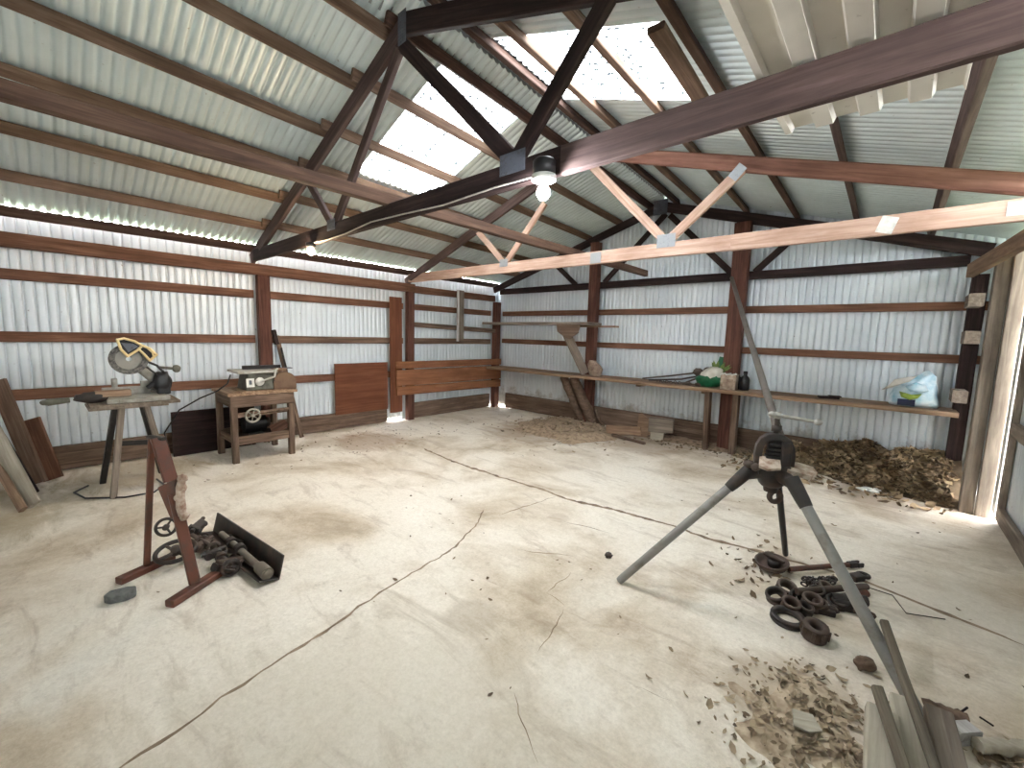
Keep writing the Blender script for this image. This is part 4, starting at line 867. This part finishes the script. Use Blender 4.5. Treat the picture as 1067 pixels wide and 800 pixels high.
# axis of the vise: the pipe it holds
pole_top = V((-1.72, 6.37, 2.40)); jaw = V((-.425, 2.80, 1.00))
va = (pole_top-jaw); va.z = 0; va.normalize(); vs_ = V((va.y, -va.x, 0))          # vs_ = image right
base = axm(H, vs_, va)                                                       # local x right, y along pipe, z up
mb = MB(); mb.box((0, 0, .035), (.16, .13, .07), bv=.015); mb.blob((0, 0, -.02), (.15, .14, .13), 2, .08); mb.tube([(0, 0, -.02), (0, 0, -.10)], [.05, .035], 14); mb.build('head_casting', IRON, t, base)
mb = MB(); mb.prism([(-.06, -.06), (-.02, -.08), (.045, -.06), (.05, .02), (-.05, .03)], .016); mb.build('rest_plate', PLASTER, t, base @ M.Translation((-.025, -.05, .088)) @ M.Rotation(.45, 4, 'X'))
mb = MB(); mb.prism([(-.06, -.06), (.05, -.07), (.09, -.01), (.08, .05), (-.04, .06)], .028); mb.build('rest_plate', PLASTER, t, base @ M.Translation((.118, -.01, .05)) @ M.Rotation(.15, 4, 'Y') @ M.Rotation(.25, 4, 'X'))
mb = MB(); arch = [(-.10, 0, .05), (-.102, 0, .13), (-.095, 0, .18), (-.075, 0, .215), (-.04, 0, .238), (0, 0, .245), (.04, 0, .238), (.075, 0, .215), (.095, 0, .18), (.102, 0, .13), (.10, 0, .05)]
arch = [(x*.80, y, .045+(z-.05)*.92) for x, y, z in arch]; vs = []; fs = []
for i, p in enumerate(arch):
    a = V(arch[max(i-1, 0)]); b = V(arch[min(i+1, len(arch)-1)]); tt = (b-a).normalized(); nn = V((-tt.z, 0, tt.x)); p = V(p)
    for sx, sy in ((-.018, -.035), (.018, -.03), (.018, .03), (-.018, .035)): vs.append(p+nn*sx+V((0, sy, 0)))
for i in range(len(arch)-1):
    for j in range(4): fs.append((i*4+j, i*4+(j+1) % 4, (i+1)*4+(j+1) % 4, (i+1)*4+j))
fs += [(0, 1, 2, 3), (len(vs)-4, len(vs)-3, len(vs)-2, len(vs)-1)]
mb.add(vs, fs); mb.build('yoke', IRON, t, base, bevel=.005)
mb = MB()
for k in range(4): mb.box((0, -.01, .105+k*.024), (.09-.01*k, .07, .014), bv=.004)
mb.box((0, .01, .15), (.07, .05, .12), bv=.006); mb.build('jaws', BLACKM, t, base)
mb = MB(); mb.box((.05, -.04, .125), (.05, .03, .15), bv=.01); mb.build('latch', IRON, t, base)
mb = MB(); mb.tube([(0, 0, .20), (0, 0, .335)], .013, 12); mb.lathe([(0, .25), (.026, .25), (.026, .285), (0, .285)], 16); scw = mb.build('screw', IRON, t, base)
mb = MB(); hm = base @ M.Translation((0, 0, .345)) @ M.Rotation(math.radians(5), 4, 'Y')
mb.tube([(-.03, -.01, .0), (.185, -.03, 0)], .0095, 12); mb.blob((-.03, -.01, 0), (.042, .034, .034), 1, 0, 3); mb.blob((.185, -.03, 0), (.044, .036, .036), 1, 0, 3); mb.lathe([(0, -.02), (.017, -.02), (.017, .016), (0, .016)], 14); mb.build('handle_bar', BRIGHT, scw, hm)
mb = MB(); mb.blob((-.125, -.04, .055), (.06, .05, .045), 4, .2); mb.blob((-.095, -.06, .045), (.05, .045, .045), 5, .2); mb.build('knob', IRON_RUST, t, base)
t2 = thing('hanging_ring', H+V((.0, -.06, -.24)), 'rusty iron ring hanging on a wire under the tripod vise', 'iron ring')
rc = onseg(807.5, 517, H+V((0, -.02, 0)), H+V((0, -.02, 0))+Rr); mm = axm(rc, Rr, V((0, 0, 1)))
mb = MB(); mb.lathe([(.020, -.010), (.043, -.010), (.045, 0), (.043, .010), (.020, .010), (.018, 0)], 28, closed=True); mb.build('ring', IRON_RUST, t2, mm)
MB().tube([rc+V((0, 0, .043)), rc+V((.012, 0, .09)), rc+V((.006, .01, .15)), V((H.x, H.y, .70))], .0022, 6).build('wire', IRON, t2)
p1 = jaw-(pole_top-jaw).normalized()*.03
tag(MB().tube([p1, jaw+(pole_top-jaw)*.5+V((0, 0, -.01)), pole_top+(pole_top-jaw).normalized()*.05], .024, 14).build('long_pipe', PIPEM), 'long dark pipe running from the tripod vise up to the back post', 'pipe')
# ------------------------------------------------------------------ heap of pipe fittings
def coupling(name, px, py, ro, ri, h, label, tilt=(0, 0), mat=IRON_RUST, group=None, ribs=0, z=0):
    mb = MB(); mb.lathe([(ri, 0), (ro, 0), (ro*1.04, h*.15), (ro*1.04, h*.3), (ro*.97, h*.36), (ro*.97, h*.8), (ro*1.03, h*.86), (ro, h), (ri, h), (ri*.95, h*.5)], 26, closed=True)
    for i in range(ribs): a = 2*PI*i/ribs; mb.box((ro*1.02*math.cos(a), ro*1.02*math.sin(a), h*.55), (.016, .016, h*.7), M.Identity(4), .003)
    ro, ri, h = ro*.74, ri*.74, h*.85
    p = G(px, py, z+h*.4); p.z = z+max(ro, h)*abs(math.sin(tilt[0]))*.6+abs(math.sin(tilt[1]))*ro*.6
    o = mb.build(name, mat, None, M.Translation(p) @ M.Rotation(tilt[0], 4, 'X') @ M.Rotation(tilt[1], 4, 'Y'))
    return tag(o, label, 'pipe fitting', group)
t = thing('iron_dish', G(804, 594), 'large round rusty iron dish by the tripod rear leg', 'iron dish')
m_ = M.Translation(G(804, 594)+V((0, 0, .014))) @ M.Rotation(.14, 4, 'X') @ M.Rotation(-.06, 4, 'Y') @ M.Scale(.80, 4)
MB().lathe([(0, .004), (.07, .004), (.105, .02), (.125, .055), (.128, .072), (.118, .072), (.098, .03), (.06, .018), (0, .018)], 36).build('dish', IRON_RUST, t, m_)
MB().lathe([(0, .018), (.045, .018), (.048, .07), (.03, .075), (0, .06)], 24).build('hub', IRON, t, m_ @ M.Translation((.01, .02, 0)))
mb = MB(); mb.tube([(-.07, .06, .085), (.02, .03, .092), (.09, .0, .085)], [.012, .018, .012], 10); mb.blob((-.03, .06, .09), (.07, .05, .05), 4, .3); tag(mb.build('iron_lever', IRON_RUST, None, m_), 'rusty lever lying across the iron dish', 'iron part')
g_ = 'threaded rings beside the tripod'
for i, (px, py, ro, ri, h, tl) in enumerate(((818, 616, .055, .040, .06, (.3, .2)), (810, 624, .056, .042, .05, (.35, -.2)), (823, 633, .048, .034, .06, (.25, .15)), (829, 625, .045, .03, .045, (.5, .3)), (838, 622, .036, .024, .05, (.2, .1)), (852, 621, .044, .03, .06, (.3, -.1)), (845, 630, .052, .0385, .07, (.2, .1)), (866, 629, .044, .024, .04, (.5, .4)), (858, 614, .04, .026, .045, (.2, .3)), (874, 630, .042, .028, .05, (.3, .1)), (856, 634, .04, .026, .05, (.25, -.2)), (838, 636, .04, .027, .05, (.15, .2)))):
    coupling('threaded_ring', px, py, ro, ri, h, 'rusty threaded pipe ring in the heap beside the tripod', tl, (IRON_RUST, IRON)[i % 2], g_)
coupling('pipe_flange', 821, 645, .085, .06, .035, 'wide flat iron flange at the front of the fittings heap', (.05, .02), IRON)
coupling('gear_nut', 848, 660, .058, .032, .075, 'single ribbed iron nut lying apart in front of the fittings heap', (.12, .1), IRON_RUST, ribs=8)
def bar(pa, pb, za, zb, r, mat, name, label, cat='iron bar', head=None):
    a, b = G(*pa, za), G(*pb, zb); t = thing(name, (a.x, a.y, 0), label, cat)
    MB().tube([a, b], r, 14).build('shaft', mat, t)
    if head:
        d = (b-a).normalized(); mb = MB(); m = axm(b, d, V((0, 0, 1)).cross(d)); mb.box((.0, 0, 0), (.07, .04, .035), bv=.008); mb.box((.05, .02, 0), (.06, .014, .03), bv=.005); mb.box((.05, -.018, 0), (.05, .014, .03), bv=.005)
        mb.build('jaw', IRON, t, m)
bar((822, 593), (888, 588), .045, .03, .017, REDM, 'pipe_wrench', 'rusty red handled wrench, furthest bar in the fittings heap', 'wrench', True)
bar((830, 616), (903, 611), .075, .03, .020, IRON_RUST, 'iron_bar', 'thick rusty bar across the middle of the fittings heap')
bar((862, 624), (903, 618), .03, .028, .022, REDM, 'iron_bar', 'short reddish bar at the doorway end of the fittings heap')
mb = MB()
for i in range(34):
    px = 838+i*.95+4*math.sin(i*1.1); py = 606+3*math.cos(i*.9); p = G(px, py, .015+.01*(i % 3))
    mb.tube([p+V((.018*math.cos(a)*math.cos(i), .018*math.cos(a)*math.sin(i), .012*math.sin(a)+.004)) for a in [2*PI*k/10 for k in range(10)]], .0055, 6, closed=True)
tag(mb.build('chain', IRON), 'dark rusty chain heaped between the two iron bars', 'chain')
mb = MB()
for i in range(14):
    p = G(893+i*.9+3*math.sin(i), 634+i*.6, .02+.008*(i % 3)); mb.tube([p+V((.026*math.cos(a)*math.cos(i), .026*math.cos(a)*math.sin(i), .016*math.sin(a)+.004)) for a in [2*PI*k/10 for k in range(10)]], .008, 6, closed=True)
tag(mb.build('chain', IRON_RUST), 'heavy chain at the doorway end of the fittings heap', 'chain')
mb = MB(); mb.box((0, 0, .03), (.16, .09, .06), bv=.012); mb.tube([(-.08, 0, .05), (.10, .02, .06)], .03, 12); tag(mb.build('die_stock', IRON, None, M.Translation(G(882, 634)) @ M.Rotation(.4, 4, 'Z')), 'dark iron die block beside the heavy chain', 'iron part')
mb = MB(); mb.box((0, 0, .02), (.09, .06, .04), bv=.01); mb.tube(ringpts((.06, 0, .025), .03, 16), .012, 8, closed=True); tag(mb.build('iron_clamp', IRON, None, M.Translation(G(892, 604)) @ M.Rotation(1.0, 4, 'Z')), 'small dark clamp lying behind the thick rusty bar', 'iron part')
mb = MB(); mb.box((0, 0, .02), (.09, .05, .035), bv=.01); mb.blob((.03, .02, .03), (.07, .05, .045), 4, .25); tag(mb.build('iron_clamp', IRON, None, M.Translation(G(860, 640)) @ M.Rotation(.3, 4, 'Z')), 'dark iron lump at the front of the fittings heap', 'iron part')
tag(MB().tube([G(905, 612, .02), G(930, 620, .006), G(930, 634, .006)+V((.06, 0, 0)), G(985, 645, .006)], .003, 6).build('wire', IRON), 'thin rusty wire trailing from the fittings heap over the floor', 'wire')
mb = MB(); mb.blob((0, 0, .03), (.09, .07, .07), 12, .35); tag(mb.build('knotty_lump', W_OLD, None, M.Translation(G(901, 697)) @ M.Rotation(.8, 4, 'Z')), 'brown knotty lump on the floor behind the offcuts', 'wood piece')
mb = MB(); mb.blob((0, 0, .02), (.05, .04, .04), 15, .35); tag(mb.build('iron_bit', IRON, None, M.Translation(G(634, 581)) @ M.Rotation(.8, 4, 'Z')), 'small dark lump alone on the floor left of the tripod', 'iron part')
# ------------------------------------------------------------------ timber offcuts at lower right
def lay(pa, pb, za, zb, w, h, mat, label, wob=.002): return beam('offcut', G(*pa, za), G(*pb, zb), w, h, mat, label=label, cat='offcut', wob=wob)
def prop_(pa, za, pb, w, h, mat, label, up=(.1, -.7, .7)): return beam('offcut', G(*pa, za), G(*pb, .012), w, h, mat, label=label, cat='offcut', wob=.002, up=up)
prop_((919, 742), .12, (918, 850), .10, .05, W_LIGHT, 'square pale board, leftmost of the timber offcuts')
prop_((941, 728), .14, (968, 860), .085, .035, W_LIGHT, 'pale stepped board behind the short dark stake')
prop_((977, 742), .10, (1003, 850), .085, .05, W_GREY, 'grooved grey timber between the long stake and the rotten log')
prop_((921, 648), .30, (1010, 900), .032, .032, W_STAKE, 'long dark stake leaning over the offcuts on the tripod leg')
prop_((914, 716), .22, (968, 880), .036, .036, W_STAKE, 'short dark stake leaning against the square pale board')
lay((996, 757), (1012, 770), .03, .03, .10, .06, W_WHITE, 'small whitish block beside the rotten log')
def log(pa, pb, r, mat, label, seed, z=None):
    a, b = G(*pa, z or r), G(*pb, z or r); n = 10; mb = MB()
    pts = [a+(b-a)*i/n+V((0, 0, .01*noise.noise(V((i*.6, seed, 0))))) for i in range(n+1)]; rs = [r*(.9+.3*noise.noise(V((i*.7, seed, 5)))) for i in range(n+1)]
    mb.tube(pts, rs, 14); tag(mb.build('log', mat), label, 'log')
log((963, 736), (1008, 752), .035, W_OLD, 'rotten brown log behind the timber offcuts', 1)
log((1018, 776), (1090, 782), .03, W_LIGHT, 'pale peeled stick at the bottom right corner', 2)
for a, b, l in (((1001, 742), (1008, 737), 'thin dark twig sticking up by the rotten log'), ((1021, 747), (1035, 756), 'thin dark twig lying between log and doorway')):
    tag(MB().tube([G(*a, .03), G(*b, .012)], .004, 6).build('twig', W_DARK), l, 'twig')
def s_br(): p = G(random.uniform(1015, 1067), random.uniform(775, 800)); return p.x, p.y, .006
leaves('leaf_scatter', 60, s_br, .03, .07, LEAF, 'dead leaves around the pale stick at the bottom right', .3)
mb = MB(); mb.prism([(-.05, -.03), (.0, -.045), (.05, -.03), (.04, .03), (-.03, .04)], .010, M.Translation((0, 0, .006))); tag(mb.build('wood_chip', W_LIGHT, None, M.Translation(G(838, 752, .04)) @ M.Rotation(.5, 4, 'Z') @ M.Rotation(.2, 4, 'X')), 'flat pale square chip lying on the swept dirt', 'wood piece')
# ------------------------------------------------------------------ sliding door outside the right opening
t = thing('door_1', (.93, 4, 0), 'sliding barn door of corrugated iron on a timber frame', 'door'); t['kind'] = 'structure'
mb = MB(); vs = []; fs = []; n = 520
for j in range(n+1):
    y = .5+5.14*j/n; w = .897-.016*abs(math.cos(PI*y/PITCH))
    for z in (.0, 1.2, 2.5): vs.append((w, y, z))
for j in range(n):
    for k in range(2): fs.append((j*3+k, (j+1)*3+k, (j+1)*3+k+1, j*3+k+1))
mb.add(vs, fs, True); mb.build('door_sheet', WALLM, t, fix=False)
for z in (.085, .86, 2.4): beam('door_rail', (.855, .5, z), (.855, 5.64, z), .045, .12, W_GREY, t)
for y in (.55, 2.9, 5.62): beam('door_stile', (.855, y, .03), (.855, y, 2.45), .06, .045, W_GREY, t, up=(1, 0, 0))
# ------------------------------------------------------------------ light
w = bpy.data.worlds.new('world'); sc.world = w; w.use_nodes = True; nt = w.node_tree
bg = nt.nodes['Background']; bg.inputs[0].default_value = (.97, .98, 1.0, 1); bg.inputs[1].default_value = 17.0
def portal(loc, rot, sx, sy):
    l = bpy.data.lights.new('daylight_portal', 'AREA'); l.shape = 'RECTANGLE'; l.size = sx; l.size_y = sy; l.cycles.is_portal = True
    o = bpy.data.objects.new('daylight_portal', l); col.objects.link(o); o.location = loc; o.rotation_euler = rot
vs_ = sc.view_settings; sc.display_settings.display_device = 'sRGB'
vs_.view_transform = 'Standard'; vs_.look = 'None'; vs_.gamma = 1; vs_.use_curve_mapping = False; vs_.exposure = 1.62
sc.cycles.max_bounces = 10; sc.cycles.diffuse_bounces = 6; sc.cycles.transmission_bounces = 6
sc.cycles.use_denoising = True; sc.cycles.sample_clamp_indirect = 10
